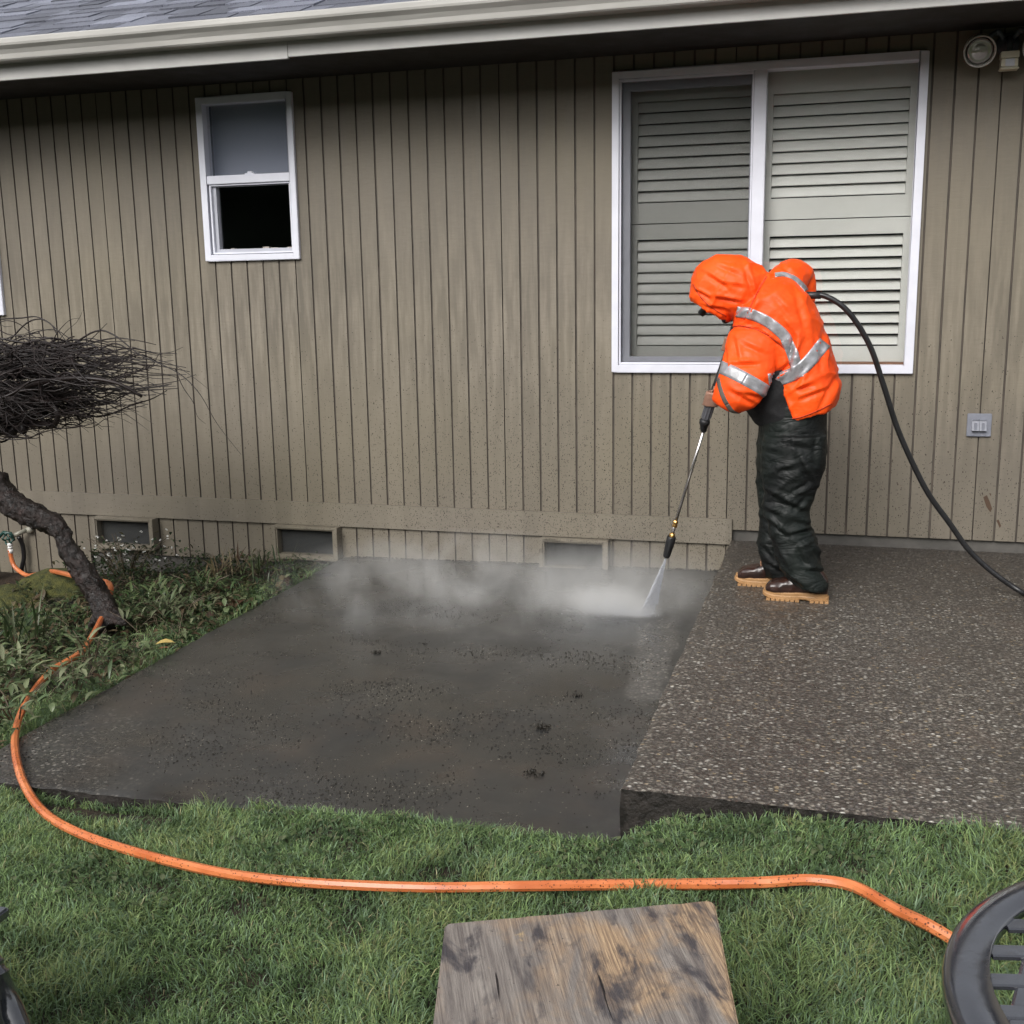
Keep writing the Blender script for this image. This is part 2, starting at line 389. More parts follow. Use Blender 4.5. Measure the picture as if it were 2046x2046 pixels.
def slab(name, x0, x1, y0, y1, ztop, zbot, mt, label, rough_edge=.006):
    nx_, ny_ = int((x1-x0)/.025), int((y1-y0)/.025); V = []; F = []
    for j in range(ny_+1):
        for i in range(nx_+1):
            x = x0+(x1-x0)*i/nx_; y = y0+(y1-y0)*j/ny_
            e = min(i, nx_-i, j, ny_-j); z = ztop(x, y) + noise.noise(Vector((x*3, y*3, 1)))*.002
            z -= .004 if e == 0 else 0
            if i == 0 or i == nx_: x += noise.noise(Vector((y*14, x, 5)))*rough_edge
            if j == 0: y += noise.noise(Vector((x*14, 0, 9)))*rough_edge + noise.noise(Vector((x*50, 0, 9)))*rough_edge*.6
            V.append((x, y, z))
    for j in range(ny_):
        for i in range(nx_): a = j*(nx_+1)+i; F.append((a, a+1, a+nx_+2, a+nx_+1))
    per = [i for i in range(nx_+1)] + [(j)*(nx_+1)+nx_ for j in range(1, ny_+1)] + [ny_*(nx_+1)+i for i in range(nx_-1, -1, -1)] + [j*(nx_+1) for j in range(ny_-1, 0, -1)]
    ntop = len(F); nper = []
    for a in per: nper.append(len(V)); V.append(V[a])
    prev = nper
    for lv in (1, 2, 3):
        cur = []
        for a in per:
            x, y, z = V[a]; t = (.12,.4,1)[lv-1]; zz = z+(zbot-z)*t; k = noise.noise(Vector((x*20, y*20, zz*30)))*.007
            cur.append(len(V)); V.append((x+k, y+k, zz))
        for k in range(len(per)):
            F.append((prev[k], cur[k], cur[(k+1)%len(per)], prev[(k+1)%len(per)]))
        prev = cur
    o = mk(name, V, F, mt, smooth=True, org=((x0+x1)/2, (y0+y1)/2, 0), mats=[mt, M['slabside']], mi=[0]*ntop+[1]*(len(F)-ntop)); return tag(o, label, 'patio', kind='structure')
def zl(x, y): return -.035 + .035*(x-GX)/2.25 + (.004 if y > -.5 else 0)
slab('patio', GX, RX-.004, FY, .0, zl, -.33, M['slabwet'], 'lower concrete slab covered in dark wet silt', .012)
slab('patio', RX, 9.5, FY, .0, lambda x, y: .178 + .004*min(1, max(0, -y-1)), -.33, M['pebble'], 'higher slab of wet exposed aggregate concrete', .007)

# ------------------------------------------------------------------ house
W0 = (-.60, .047, 1.39, 2.58); W1 = (1.472, 2.069, 1.686, 2.583); W2 = (3.854, 5.366, 1.062, 2.571)
house = thing('house', 'single storey house with tan grooved board siding and white gutter', 'house', (3, 0, 0))
HX0, HX1 = -3.0, 9.5
# siding: extruded groove profile cut round the windows and vents
def siding():
    prof = []      # (x, y)
    k0, k1 = int(HX0/.1016)-1, int(HX1/.1016)+1
    for k in range(k0, k1):
        c = k*.1016; seam = (k % 12 == 8)
        hw = .0022 if seam else random.uniform(.0038, .0052); dp = .012 if seam else .0075
        prof += [(c-hw-.0006, 0), (c-hw, dp), (c+hw, dp), (c+hw+.0008, 0)]
    prof = [q for q in prof if HX0 < q[0] < HX1]
    prof = [(HX0, 0)] + prof + [(HX1, 0)]
    holes = [(W0[0]+.03, W0[1]-.03, W0[2]+.03, W0[3]-.03), (W1[0]+.03, W1[1]-.03, W1[2]+.03, W1[3]-.03), (W2[0]+.03, W2[1]-.03, W2[2]+.03, W2[3]-.03)]
    xb = set()
    for h in holes: xb |= {h[0], h[1]}
    xb |= {4.503}
    def yat(x):
        for (a, ya), (b, yb) in zip(prof, prof[1:]):
            if a <= x <= b: return ya + (yb-ya)*(x-a)/max(1e-9, b-a)
        return 0
    prof = sorted(set(prof) | {(x, yat(x)) for x in xb}, key=lambda q: q[0])
    V = []; F = []; MI = []
    for (a, ya), (b, yb) in zip(prof, prof[1:]):
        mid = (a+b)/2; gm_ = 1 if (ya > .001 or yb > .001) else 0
        zb = .231 if mid > 4.503 else (-.088 if mid > .55 else -.26)
        if mid < 4.503: zb += random.uniform(-.001, .001)
        zs = [(zb, 2.651)]
        for h in holes:
            if h[0] <= mid <= h[1]:
                zs = [(zb, h[2]), (h[3], 2.651)]
        for z0, z1 in zs:
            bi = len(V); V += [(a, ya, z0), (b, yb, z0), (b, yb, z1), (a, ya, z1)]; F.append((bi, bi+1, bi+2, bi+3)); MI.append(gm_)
            if z0 == zb:       # bottom lip
                bi = len(V); V += [(a, ya, z0), (b, yb, z0), (b, .03, z0), (a, .03, z0)]; F.append((bi, bi+3, bi+2, bi+1)); MI.append(0)
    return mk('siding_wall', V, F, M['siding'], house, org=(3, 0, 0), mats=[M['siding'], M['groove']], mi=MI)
siding()
MB().box(HX0, 4.502, -.019, -.0005, .152, .290).build('skirt_board', M['skirt'], house, bevel=.002)
MB().box(HX0, HX1, .022, .2, -.5, .235).build('foundation', M['concrete'], house)
mb = MB()   # dark rooms behind the windows
for a, b, c, d_ in (W0, W1, W2):
    V = [(x,y,z) for z in (c-.25, d_+.06) for y in (.16, 2.2) for x in (a-.3, b+.3)]
    MB().add(V, [(0,2,3,1),(4,5,7,6),(2,6,7,3),(0,4,6,2),(1,3,7,5)]).build('interior', M['dark'], house)
mb = MB(); mb.box(HX0, HX1, .2, 3.0, -.5, -.4); 
# end and back walls close the building
mb.box(HX0, HX0+.1, .23, 6, -.5, 2.68).box(HX1-.1, HX1, .23, 6, -.5, 2.68).box(HX0, HX1, 6.0, 6.1, -.5, 2.68)
mb.build('rear_wall', M['siding'], house)

# roof
mm = mat('shingle', (.2,.2,.22), .55, spec=.4); n = N(mm); p = n.pos()
at = n.new('ShaderNodeAttribute'); at.attribute_name = 'tint'
c = n.mix(1, at.outputs['Color'], n.rng(n.noise(p, 160, 3), .3, .7, .6, 1.35), 'MULTIPLY')
n.out(c, None, n.bump(n.noise(p, 250, 2), .5, .003)); M['roof'] = mm
SL = .42; EY, EZ = -.65, 2.800
def shingles():
    V = []; F = []; C = []
    def quadbox(x0, x1, d0, d1, t):
        cs, sn = math.cos(math.atan(SL)), math.sin(math.atan(SL))
        def pt(x, dd, h): return (x, EY + dd*cs - h*sn, EZ + dd*sn + h*cs)
        b = len(V)
        V.extend([pt(x0,d0,0), pt(x1,d0,0), pt(x1,d1,-.006), pt(x0,d1,-.006), pt(x0,d0,t), pt(x1,d0,t), pt(x1,d1,t*.25), pt(x0,d1,t*.25)])
        F.extend([tuple(b+i for i in q) for q in ((0,3,2,1),(4,5,6,7),(0,1,5,4),(1,2,6,5),(2,3,7,6),(3,0,4,7))])
        g = random.choice([.10,.13,.17,.21,.15]); g *= random.uniform(.85, 1.15)
        C.extend([(g*.95, g*1.0, g*1.22)]*6)
    quadbox(HX0, HX1, -.02, 6.6, -.002)
    for k in range(34):
        x = HX0 - random.random()*.3; d0 = k*.143
        while x < HX1:
            wd = random.uniform(.11, .30); t = random.choice([.004, .009, .012])
            quadbox(x+.002, x+wd-.002, d0 + random.uniform(-.003,.003), d0+.30, .004+t+random.uniform(0,.002)); x += wd
    o = mk('roof', V, F, M['roof'], house, org=(3, -.5, 2.83))
    ca = o.data.color_attributes.new('tint', 'FLOAT_COLOR', 'CORNER')
    arr = np.repeat(np.array([(*c_, 1) for c_ in C]), 4, axis=0); ca.data.foreach_set('color', arr.ravel())
    return o
roof = shingles()
# gutter, an open K profile
gp = [(-.473,2.845),(-.473,2.745),(-.550,2.745),(-.556,2.752),(-.560,2.775),(-.572,2.795),(-.590,2.812),(-.593,2.822),(-.593,2.842),(-.588,2.848),(-.580,2.848),(-.580,2.840),(-.586,2.838),(-.586,2.824),(-.583,2.815),(-.566,2.799),(-.554,2.779),(-.549,2.757),(-.546,2.750),(-.478,2.750),(-.478,2.845)]
gp = [(y-.15, z-.035) for y, z in gp]
mb = MB(); nseg = 40
V = []; F = []
for i in range(nseg+1):
    x = HX0 + (HX1-HX0)*i/nseg
    for (y, z) in gp: V.append((x, y+random.uniform(-.0006,.0006), z+random.uniform(-.0008,.0008)))
L_ = len(gp)
for i in range(nseg):
    for k in range(L_): F.append((i*L_+k, (i+1)*L_+k, (i+1)*L_+(k+1)%L_, i*L_+(k+1)%L_))
mb.add(V, F).build('gutter', M['gutter'], roof)
mb = MB(); mb.box(HX0, 2.359, -.622, -.602, 2.630, 2.765).box(2.3605, HX1, -.620, -.602, 2.638, 2.765)
mb.build('fascia_board', M['trim'], roof, bevel=.0015)
MB().box(HX0, HX1, -.602, .0, 2.652, 2.668).build('soffit', M['soffit'], roof)
MB().box(HX0, HX1, .012, .2, 2.655, 2.95).build('wall_plate', M['soffit'], house)

# windows -------------------------------------------------
def ringframe(mb, x0, x1, z0, z1, wl, wr, wb, wt, y0, y1):
    mb.box(x0, x0+wl, y0, y1, z0, z1).box(x1-wr, x1, y0, y1, z0, z1)
    mb.box(x0+wl, x1-wr, y0, y1, z0, z0+wb).box(x0+wl, x1-wr, y0, y1, z1-wt, z1)
GLASS = m_glass('window_glass'); GLASS_UP = m_glass('sky_tinted_glass', haze=.10, hazecol=(.30,.34,.44))  # haze colour of the upper pane imitates reflected grey-blue sky
SCREEN = m_glass('insect_screen', (.85,.85,.85), .02)
def louvres(mb, x0, x1, z0, z1, cnt, y, tilt, depth=.062, th=.011):
    p_ = (z1-z0)/cnt
    for i in range(cnt):
        zc = z0 + p_*(i+.5)
        a = math.radians(tilt + random.uniform(-1.5, 1.5)); cy, sz = math.cos(a), math.sin(a)
        dy, dz = depth/2*cy, depth/2*sz; ny, nz = -sz*th/2, cy*th/2
        V = []
        for x in (x0, x1):
            for t in range(10):
                an = 2*math.pi*t/10; V.append((x, y + dy*math.cos(an) - ny*math.sin(an), zc + dz*math.cos(an) + nz*math.sin(an)))
        F = [(k, (k+1)%10, 10+(k+1)%10, 10+k) for k in range(10)] + [tuple(range(10))[::-1], tuple(range(10,20))]
        mb.add(V, F)
# small window
x0, x1, z0, z1 = W1
mb = MB(); ringframe(mb, x0, x1, z0, z1, .038, .036, .034, .038, -.022, .06); mb.box(x0+.038, x1-.036, -.016, .05, 2.112, 2.158)
w1 = mb.build('window', M['vinyl'], house, bevel=.0025); w1['label'] = 'small white framed sash window with two dark panes'
mb = MB(); ringframe(mb, x0+.044, x1-.04, z0+.038, 2.108, .012, .010, .010, .006, -.006, .045); mb.build('sash', M['vinyl'], w1, bevel=.0015)
mb = MB(); ringframe(mb, x0+.056, x1-.05, z0+.048, 2.102, .022, .010, .018, .004, .012, .05); mb.build('sash', M['vinyl_grey'], w1, bevel=.0015)
MB().box(x0+.034, x1-.032, .030, .034, 2.154, z1-.034).build('pane', GLASS_UP, w1)
MB().box(x0+.066, x1-.058, .036, .040, z0+.056, 2.10).build('pane', GLASS, w1)
mb = MB(); mb.box(1.745, 1.805, -.002, .028, 2.158, 2.166).box(1.76, 1.79, .002, .024, 2.166, 2.176); mb.build('latch', M['vinyl'], w1, bevel=.002)
mm = mat('painted_reflection', (.32,.34,.40), .9); MB().box(x0+.01, x1+.0, .13, .14, 2.12, z1).build('sky_tone_blind', mm, w1)  # blue-grey sheet colour stands in for sky reflected in the upper pane
mb = MB(); 
for i in range(9): 
    a = x0+.10+i*.052; mb.box(a, a+random.uniform(.02,.045), .10, .135, z0+.052, z0+.058+random.uniform(.004,.02))
tag(mb.build('sill_clutter', m_simple('pale_clutter', (.5,.45,.4), .6), w1), kind='stuff')
# big window
x0, x1, z0, z1 = W2
xm0, xm1 = 4.562, 4.622
mb = MB(); ringframe(mb, x0, x1, z0, z1, .034, .042, .040, .036, -.022, .07); mb.box(xm0, xm1, -.018, .065, z0+.040, z1-.036)
w2 = mb.build('window', M['vinyl'], house, bevel=.0025); w2['label'] = 'wide white framed sliding window with louvred shutters inside'
mb = MB(); ringframe(mb, x0+.036, xm0-.002, z0+.042, z1-.038, .010, .008, .010, .012, -.010, .05); mb.build('screen_frame', M['vinyl'], w2, bevel=.0015)
mb = MB(); ringframe(mb, x0+.048, xm0-.010, z0+.054, z1-.052, .040, .008, .026, .040, .022, .055); mb.build('sash', M['vinyl_grey'], w2, bevel=.0015)
MB().box(x0+.046, xm0-.008, .004, .006, z0+.050, z1-.048).build('insect_screen', SCREEN, w2)
MB().box(x0+.084, xm0-.016, .036, .040, z0+.076, z1-.088).build('pane', GLASS, w2)
MB().box(xm1-.002, x1-.040, .030, .034, z0+.038, z1-.034).build('pane', GLASS, w2)
YS = .115
for (a, b, lab) in ((x0+.02, xm0+.03, 'left'), (xm0+.034, x1+.01, 'right')):
    mb = MB(); st = .052 if lab == 'right' else .092; sr = .045 if lab == 'left' else .082
    zt0, zt1, zm, zb1, zb0 = 2.436, 1.935, 1.826, 1.742, 1.196
    mb.box(a, a+st, YS-.016, YS+.016, zm+.002, z1+.03).box(b-sr, b, YS-.016, YS+.016, zm+.002, z1+.03)
    mb.box(a, a+st, YS-.016, YS+.016, z0+.03, zm-.003).box(b-sr, b, YS-.016, YS+.016, z0+.03, zm-.003)
    mb.box(a+st, b-sr, YS-.014, YS+.014, zt0, z1+.03).box(a+st, b-sr, YS-.014, YS+.014, zm+.002, zt1-.004)
    mb.box(a+st, b-sr, YS-.014, YS+.014, zb1+.004, zm-.003).box(a+st, b-sr, YS-.014, YS+.014, z0+.03, zb0-.004)
    louvres(mb, a+st+.001, b-sr-.001, zt1, zt0, 9, YS, 70, .056); louvres(mb, a+st+.001, b-sr-.001, zb0, zb1, 10, YS, 72 if lab == 'left' else 56, .057)
    mb.build('shutter', M['shutter'], w2)
MB().box(x0+.02, x1, .06, .16, z0+.020, z0+.052).build('sill', m_simple('bare_wood', (.16,.08,.045), .6, stretch=(1,8,8)), w2)
# window cut by the left edge
x0, x1, z0, z1 = W0
mb = MB(); ringframe(mb, x0, x1, z0, z1, .036, .036, .036, .036, -.022, .06)
w0 = mb.build('window', M['vinyl'], house, bevel=.0025); w0['label'] = 'white framed window cut off by the left edge'
MB().box(x0+.03, x1-.03, .028, .032, z0+.03, z1-.03).build('pane', GLASS, w0)
MB().box(x0-.02, x1+.02, .09, .10, z0, z1).build('painted_reflection', m_simple('reddish_reflection', (.5,.36,.33), .8), w0)  # reddish sheet imitating a reflection in the glass

for k, pts_ in enumerate(([(1855,938),(1862,934),(1868,948),(1872,960),(1868,966),(1861,956)],[(1880,982),(1884,980),(1889,992),(1886,996)],[(1866,930),(1870,932),(1869,936)])):
    W_ = [P(a, b, 0) for a, b in pts_]; m_ = len(W_)
    mk('chipped_paint', [(q.x, -.0004, q.z) for q in W_]+[(q.x, -.0014, q.z) for q in W_], [tuple(range(m_))[::-1], tuple(range(m_, 2*m_))]+[(i, (i+1)%m_, m_+(i+1)%m_, m_+i) for i in range(m_)], m_simple('bare_board', (.07,.04,.022), .7), house)
# crawl space vents
MESHM = bpy.data.materials.new('vent_mesh_wire'); MESHM.use_nodes = True
t = MESHM.node_tree; b_ = t.nodes['Principled BSDF']; b_.inputs['Base Color'].default_value = (.07,.068,.06,1); b_.inputs['Roughness'].default_value = .6
for (a, b, c, e, grey) in ((.589, 1.012, -.040, .152, 0), (1.830, 2.240, -.041, .152, 0), (3.462, 3.842, -.030, .150, 1)):
    yo = -.068
    mb = MB(); ringframe(mb, a, b, c, e, .026, .028, .022, .020, yo, 0)
    ringframe(mb, a-.004, b+.004, c-.004, e+.002, .022, .022, .012, .014, yo-.007, yo+.006)
    v = mb.build('vent', M['skirt'], house, bevel=.0015)
    v['label'] = ('boxed vent behind the leaning trunk', 'muddy boxed vent where the plants end', 'boxed vent beside the spray')[(0 if a < 1 else 1 if a < 3 else 2)]
    mb = MB(); st = .0075; yv = -.045 if grey else -.02
    for i in range(int((b-a-.054)/st)+1): mb.box(a+.026+i*st, a+.0268+i*st+.0006, yv-.0006, yv+.0006, c+.022, e-.02)
    for i in range(int((e-c-.042)/st)+1): mb.box(a+.026, b-.028, yv-.0018, yv-.0008, c+.022+i*st, c+.0228+i*st+.0006)
    mb.build('vent_mesh', MESHM, v)
    MB().box(a+.02, b-.02, -.004, -.001, c+.01, e-.01).build('backing', M['dark'], v)

V = []; F = []; na, nb_ = 150, 16  # unseen screen added to block low sky, darkening eave and panes
for j in range(nb_+1):
    for i in range(na+1):
        x = -32 + 70*i/na; z = -.1 + 6.0*j/nb_*(1+.07*noise.noise(Vector((x*.35, 0, 2)))); y = -15.5 - 1.6*math.sin(math.pi*j/nb_*.5)**2 + .9*noise.noise(Vector((x*.6, z*.8, 1))) + .5*noise.noise(Vector((x*2.4, z*2.4, 1)))
        V.append((x, y, z))
F = [(j*(na+1)+i, j*(na+1)+i+1, (j+1)*(na+1)+i+1, (j+1)*(na+1)+i) for j in range(nb_) for i in range(na)]
tag(mk('sky_blocker', V, F, m_simple('blocker_green', (.022,.035,.016), .8, .7, 3, 1, .2, src='pos'), None, True), 'unseen dark green screen added behind the camera to block low sky', 'sky_blocker', kind='stuff')

# ------------------------------------------------------------------ fittings on the wall
# outlet cover
oc = thing('outlet_cover', 'small grey outdoor socket cover on the wall right of the wide window', 'socket cover', (5.688, -.01, .756))
gm = m_simple('grey_metal_cover', (.19,.20,.235), .45, .12, 30)
MB().box(5.632, 5.744, -.014, -.0005, .756, .869).build('plate', gm, oc, bevel=.003)
for k in (0, 1):
    a = 5.654 + k*.0345
    mb = MB(); V = []; F = []
    mb.box(a, a+.0325, -.022, -.014, .835, .842)
    mb.add([(a,-.018,.835),(a+.0325,-.018,.835),(a+.0325,-.034,.786),(a,-.034,.786),(a,-.0142,.835),(a+.0325,-.0142,.835),(a+.0325,-.0142,.786),(a,-.0142,.786)],
           [(0,1,2,3),(4,7,6,5),(0,4,5,1),(2,6,7,3),(0,3,7,4),(1,5,6,2)])
    mb.box(a+.010, a+.0225, -.034, -.026, .790, .826)
    mb.build('flip_cover', gm, oc, bevel=.0008)
# floodlight
fl = thing('floodlight', 'twin lamp motion sensor floodlight under the eave at the right', 'floodlight', (5.72, -.01, 2.47))
gmet = m_simple('floodlight_paint', (.52,.50,.46), .4, .12, 25); gd = m_simple('grey_bracket', (.13,.14,.16), .4, .2, 25)
mb = MB(); mb.tube([(5.705,-.002,2.575),(5.705,-.03,2.575)], [.052,.048], 24)
mb.tube([(5.705,-.03,2.60),(5.705,-.075,2.565),(5.705,-.08,2.53)], .013, 10); mb.tube([(5.705,-.01,2.61),(5.705,-.02,2.58),(5.705,-.05,2.55)], .02, 10)
mb.build('wall_plate', gd, fl, smooth=True)
for sx in (-1, 1):
    cx = 5.705 + (.122 if sx > 0 else -.132); cz = 2.538; cy = -.13
    mb = MB(); mb.tube(catmull([(5.705+sx*.02,-.03,2.60),(5.705+sx*.05,-.05,2.625),(5.705+sx*.085,-.07,2.605),(cx-sx*.01,-.06,2.57)], 5), .011, 10)
    mb.ell((5.705+sx*.05,-.05,2.625), (.017,.017,.014)); mb.build('arm', gd, fl, smooth=True)
    ax = Vector((sx*-.02, -.9, -.35)).normalized(); c0 = Vector((cx, -.03, cz+.035))
    mb = MB()
    prof = [(0,.03),(.02,.048),(.06,.066),(.10,.070),(.118,.070),(.118,.064),(.10,.062),(.06,.054),(.04,.03)]
    a = ax.orthogonal().normalized(); b = ax.cross(a); V = []; F = []; sg = 32
    for (h, r_) in prof:
        for k in range(sg):
            tt = 2*math.pi*k/sg; V.append(c0 + ax*h + (a*math.cos(tt)+b*math.sin(tt))*r_)
    for i in range(len(prof)-1):
        for k in range(sg): F.append((i*sg+k, i*sg+(k+1)%sg, (i+1)*sg+(k+1)%sg, (i+1)*sg+k))
    F.append(tuple(range(sg))[::-1]); F.append(tuple((len(prof)-1)*sg+k for k in range(sg)))
    mb.add(V, F); lh = mb.build('lamp_head', gmet, fl, smooth=True)
    mb = MB()
    bp = [(.045,.02),(.05,.03),(.075,.050),(.098,.056),(.107,.054),(.108,.046),(.106,.040),(.110,.030),(.112,.015),(.113,.001)]
    V = []; F = []
    for (h, r_) in bp:
        for k in range(sg):
            tt = 2*math.pi*k/sg; V.append(c0 + ax*h + (a*math.cos(tt)+b*math.sin(tt))*r_)
    for i in range(len(bp)-1):
        for k in range(sg): F.append((i*sg+k, i*sg+(k+1)%sg, (i+1)*sg+(k+1)%sg, (i+1)*sg+k))
    mb.add(V, F); mb.build('bulb', mat('reflector_bulb', (.42,.40,.40), .12, .6), lh, smooth=True)
mb = MB(); mb.box(5.668, 5.746, -.115, -.045, 2.50, 2.53); mb.box(5.671, 5.743, -.112, -.05, 2.462, 2.498); mb.box(5.666,5.748,-.116,-.045,2.452,2.460)
ss = mb.build('sensor', m_simple('cream_plastic', (.62,.58,.44), .4, .08), fl, bevel=.003)
MB().box(5.688, 5.728, -.117, -.112, 2.464, 2.496).build('sensor_lens', m_simple('milky_lens', (.55,.56,.60), .3, .05), ss, bevel=.002)
# tap
tp = thing('garden_tap', 'green handled garden tap on the wall at far left', 'tap', (.03, -.01, -.03))
green = m_simple('green_paint', (.01,.05,.04), .35, .2)
zt = -.005; tx = -.015
mb = MB(); mb.tube([(.075,0,.035),(.075,-.035,.035)], .022, 12); mb.tube([(.055,-.03,.035),(tx+.02,-.09,.01)], .014, 10)
mb.build('valve_body', m_simple('grey_brass', (.28,.27,.22), .4, .3), tp, smooth=True)
mb = MB(); pts = [(tx+.034*math.cos(a), -.115+.01*math.cos(a*5), zt+.034*math.sin(a)) for a in np.linspace(0, 2*math.pi, 25)]
mb.tube(pts, .006, 8, cap=False)
for k in range(4): a = k*math.pi/2+.4; mb.tube([(tx,-.115,zt),(tx+.034*math.cos(a),-.115,zt+.034*math.sin(a))], .004, 6)
mb.ell((tx,-.115,zt), (.010,.008,.010)); mb.tube([(tx-.12,-.11,-.04),(tx-.07,-.115,.0),(tx-.03,-.115,.035),(tx+.02,-.11,.03),(tx+.03,-.10,-.02)], .011, 8)
mb.build('handle', green, tp, smooth=True)
# black hose under tap
mb = MB(); mb.tube(catmull([(.028,-.07,.0),(.035,-.05,-.06),(.032,-.045,-.14),(.015,-.05,-.20),(.0,-.06,-.28)], 6), .014, 10)
tag(mb.build('drain_hose', M['black_rubber'], None, True), 'short black hose hanging down the wall behind the orange one', 'hose')
mb = MB(); mb.tube([(-.085,-.30,-.27),(-.09,-.30,-.12)], [.055,.075], 20); mb.tube([(-.09,-.30,-.12),(-.09,-.30,-.10)], [.08,.08], 20)
tag(mb.build('flower_pot', m_simple('terracotta', (.35,.10,.04), .7), None, True), 'edge of a terracotta pot at the far left', 'pot')
# ------------------------------------------------------------------ worker
def ridged(v, sc, st=(1,1,1), seed=0):
    q = Vector((v.x*sc*st[0]+seed, v.y*sc*st[1], v.z*sc*st[2]+seed*1.7))
    return 1-abs(noise.noise(q))*2
def ringpx(a, b, Y, half, tilt=0):
    """ring through two silhouette points a, b (picture coordinates) on plane y=Y, lateral half width"""
    A = P(*a, Y); B = P(*b, Y); c = (A+B)/2; h = (B-A)/2
    return (c, h, Vector((tilt*half, half, 0)))
person = None
YC = -1.00
def G2(px, py): return G(px, py, .18)
footN = (1441, 1562, 1136)
YN = -1.11; YF = -.90
# --- body: one continuous figure
mb = MB()
head_c = P(1380, 542, YC)
mb.ell(head_c, (.095, .075, .115), Matrix.Rotation(R(-38), 3, 'Y'))
fd = (P(1330, 592, YC) - P(1373, 545, YC)).normalized()      # face direction
up = Vector((fd.z, 0, -fd.x)) if fd.z < 0 else Vector((-fd.z, 0, fd.x))
if up.z < 0: up = -up
mb.ell(head_c + fd*.062 - up*.03, (.05, .055, .06))            # face/jaw
mb.ell(head_c + fd*.108 - up*.012, (.013, .012, .024))         # nose
mb.ell(head_c + fd*.080 - up*.072, (.028, .03, .02))           # chin
for sy in (-1, 1):
    mb.ell(head_c + Vector((0, sy*.078, 0)), (.022, .012, .032))
    mb.ell(head_c + fd*.088 + Vector((0, sy*.03, 0)) + up*.028, (.018,.02,.010))
neck = P(1430, 572, YC)
mb.tube([head_c - fd*.02, neck, P(1450, 590, YC)], [.062,.065,.085], 14)
mb.loft([ringpx((1415,590),(1465,560),YC,.12), ringpx((1415,625),(1500,595),YC,.165), ringpx((1435,690),(1530,665),YC,.14), ringpx((1455,750),(1545,735),YC,.14), ringpx((1460,800),(1540,800),YC,.13)], 20)
for yy, hip, kn, an in ((YN,(1505,800),(1488,950),(1530,1095)), (YF,(1480,800),(1470,960),(1485,1080))):
    mb.tube([P(*hip,YC+(yy-YC)*.6), P((hip[0]+kn[0])/2,(hip[1]+kn[1])/2,yy), P(*kn,yy), P((kn[0]+an[0])/2+6,(kn[1]+an[1])/2,yy), P(*an,yy)], [.07,.065,.05,.045,.036], 14)
    mb.loft([(P(an[0]-2,an[1]+16,yy),Vector((.05,0,0)),Vector((0,.036,0))),(P(an[0]-30,an[1]+20,yy),Vector((.05,0,.02)),Vector((0,.04,0))),(P(an[0]-62,an[1]+24,yy),Vector((.02,0,.02)),Vector((0,.036,0)))], 12)
# arms
HAND = P(1352, 762, -1.17)
mb.tube([P(1430,625,-1.11), P(1424,700,-1.165), P(1400,735,-1.18), P(1370,757,-1.18)], [.045,.036,.030,.024], 12)
mb.tube([P(1465,570,-.83), P(1503,535,-.72), P(1440,610,-.80), P(1392,650,-.93)], [.058,.045,.038,.028], 12)
# lance axis
LA = P(1388, 622, -1.01); LB = P(1342, 756, -1.14); LC = P(1331, 791, -1.115); LD = P(1327, 814, -1.10); LE = P(1275, 984, -1.0); LF = P(1268.5, 1008, -.985); LG = P(1257, 1051, -.965)
ld = (LC-LB).normalized()
def hand(wrist, grip, axis_, side, length=.085):
    """palm on the grip with four fingers and a thumb curled round it"""
    ax = axis_.normalized(); to = (grip-wrist).normalized(); n_ = ax.cross(to).normalized()*side
    pal = wrist*.35 + grip*.65 - to*.012
    mb.tube([wrist, wrist*.5+pal*.5, pal, pal+to*.016, pal+to*.022], [.025,.027,.029,.022,.008], 14)
    for i, L in enumerate((.9, 1.0, .97, .78)):
        base = pal + ax*(.025-.018*i) + n_*.004 + to*.008
        r_ = .0088-.0006*i*.7
        c = grip + ax*(.025-.018*i)
        pts = [base]
        for an in (20, 60, 105, 150, 190*L):
            a = R(an); rr = .026
            pts.append(c + n_*math.cos(a-.6)*rr + to*math.sin(a-.2)*rr*.95)
        mb.tube(pts, [r_*1.05, r_, r_, r_*.95, r_*.9, r_*.75], 8)
    th = [wrist*.6+pal*.4 + ax*.028, pal + ax*.034 - n_*.012, grip + ax*.040 - n_*.022 + to*.005, grip + ax*.043 - n_*.018 + to*.022]
    mb.tube(th, [.013,.012,.0105,.008], 8)
hand(P(1380,760,-1.19), LB-ld*.012, -ld, 1)
hand(P(1392,650,-.93), LA + (LB-LA)*.22, -ld, -1)
skin = m_simple('skin', (.27,.15,.105), .5, .12, 30, .15)
person, _ = remesh('person', mb, skin, .0065, None, 2, org=tuple(P(1490,1128,YC)))
tag(person, 'worker in hooded orange high visibility jacket bending over a pressure washer lance', 'person')
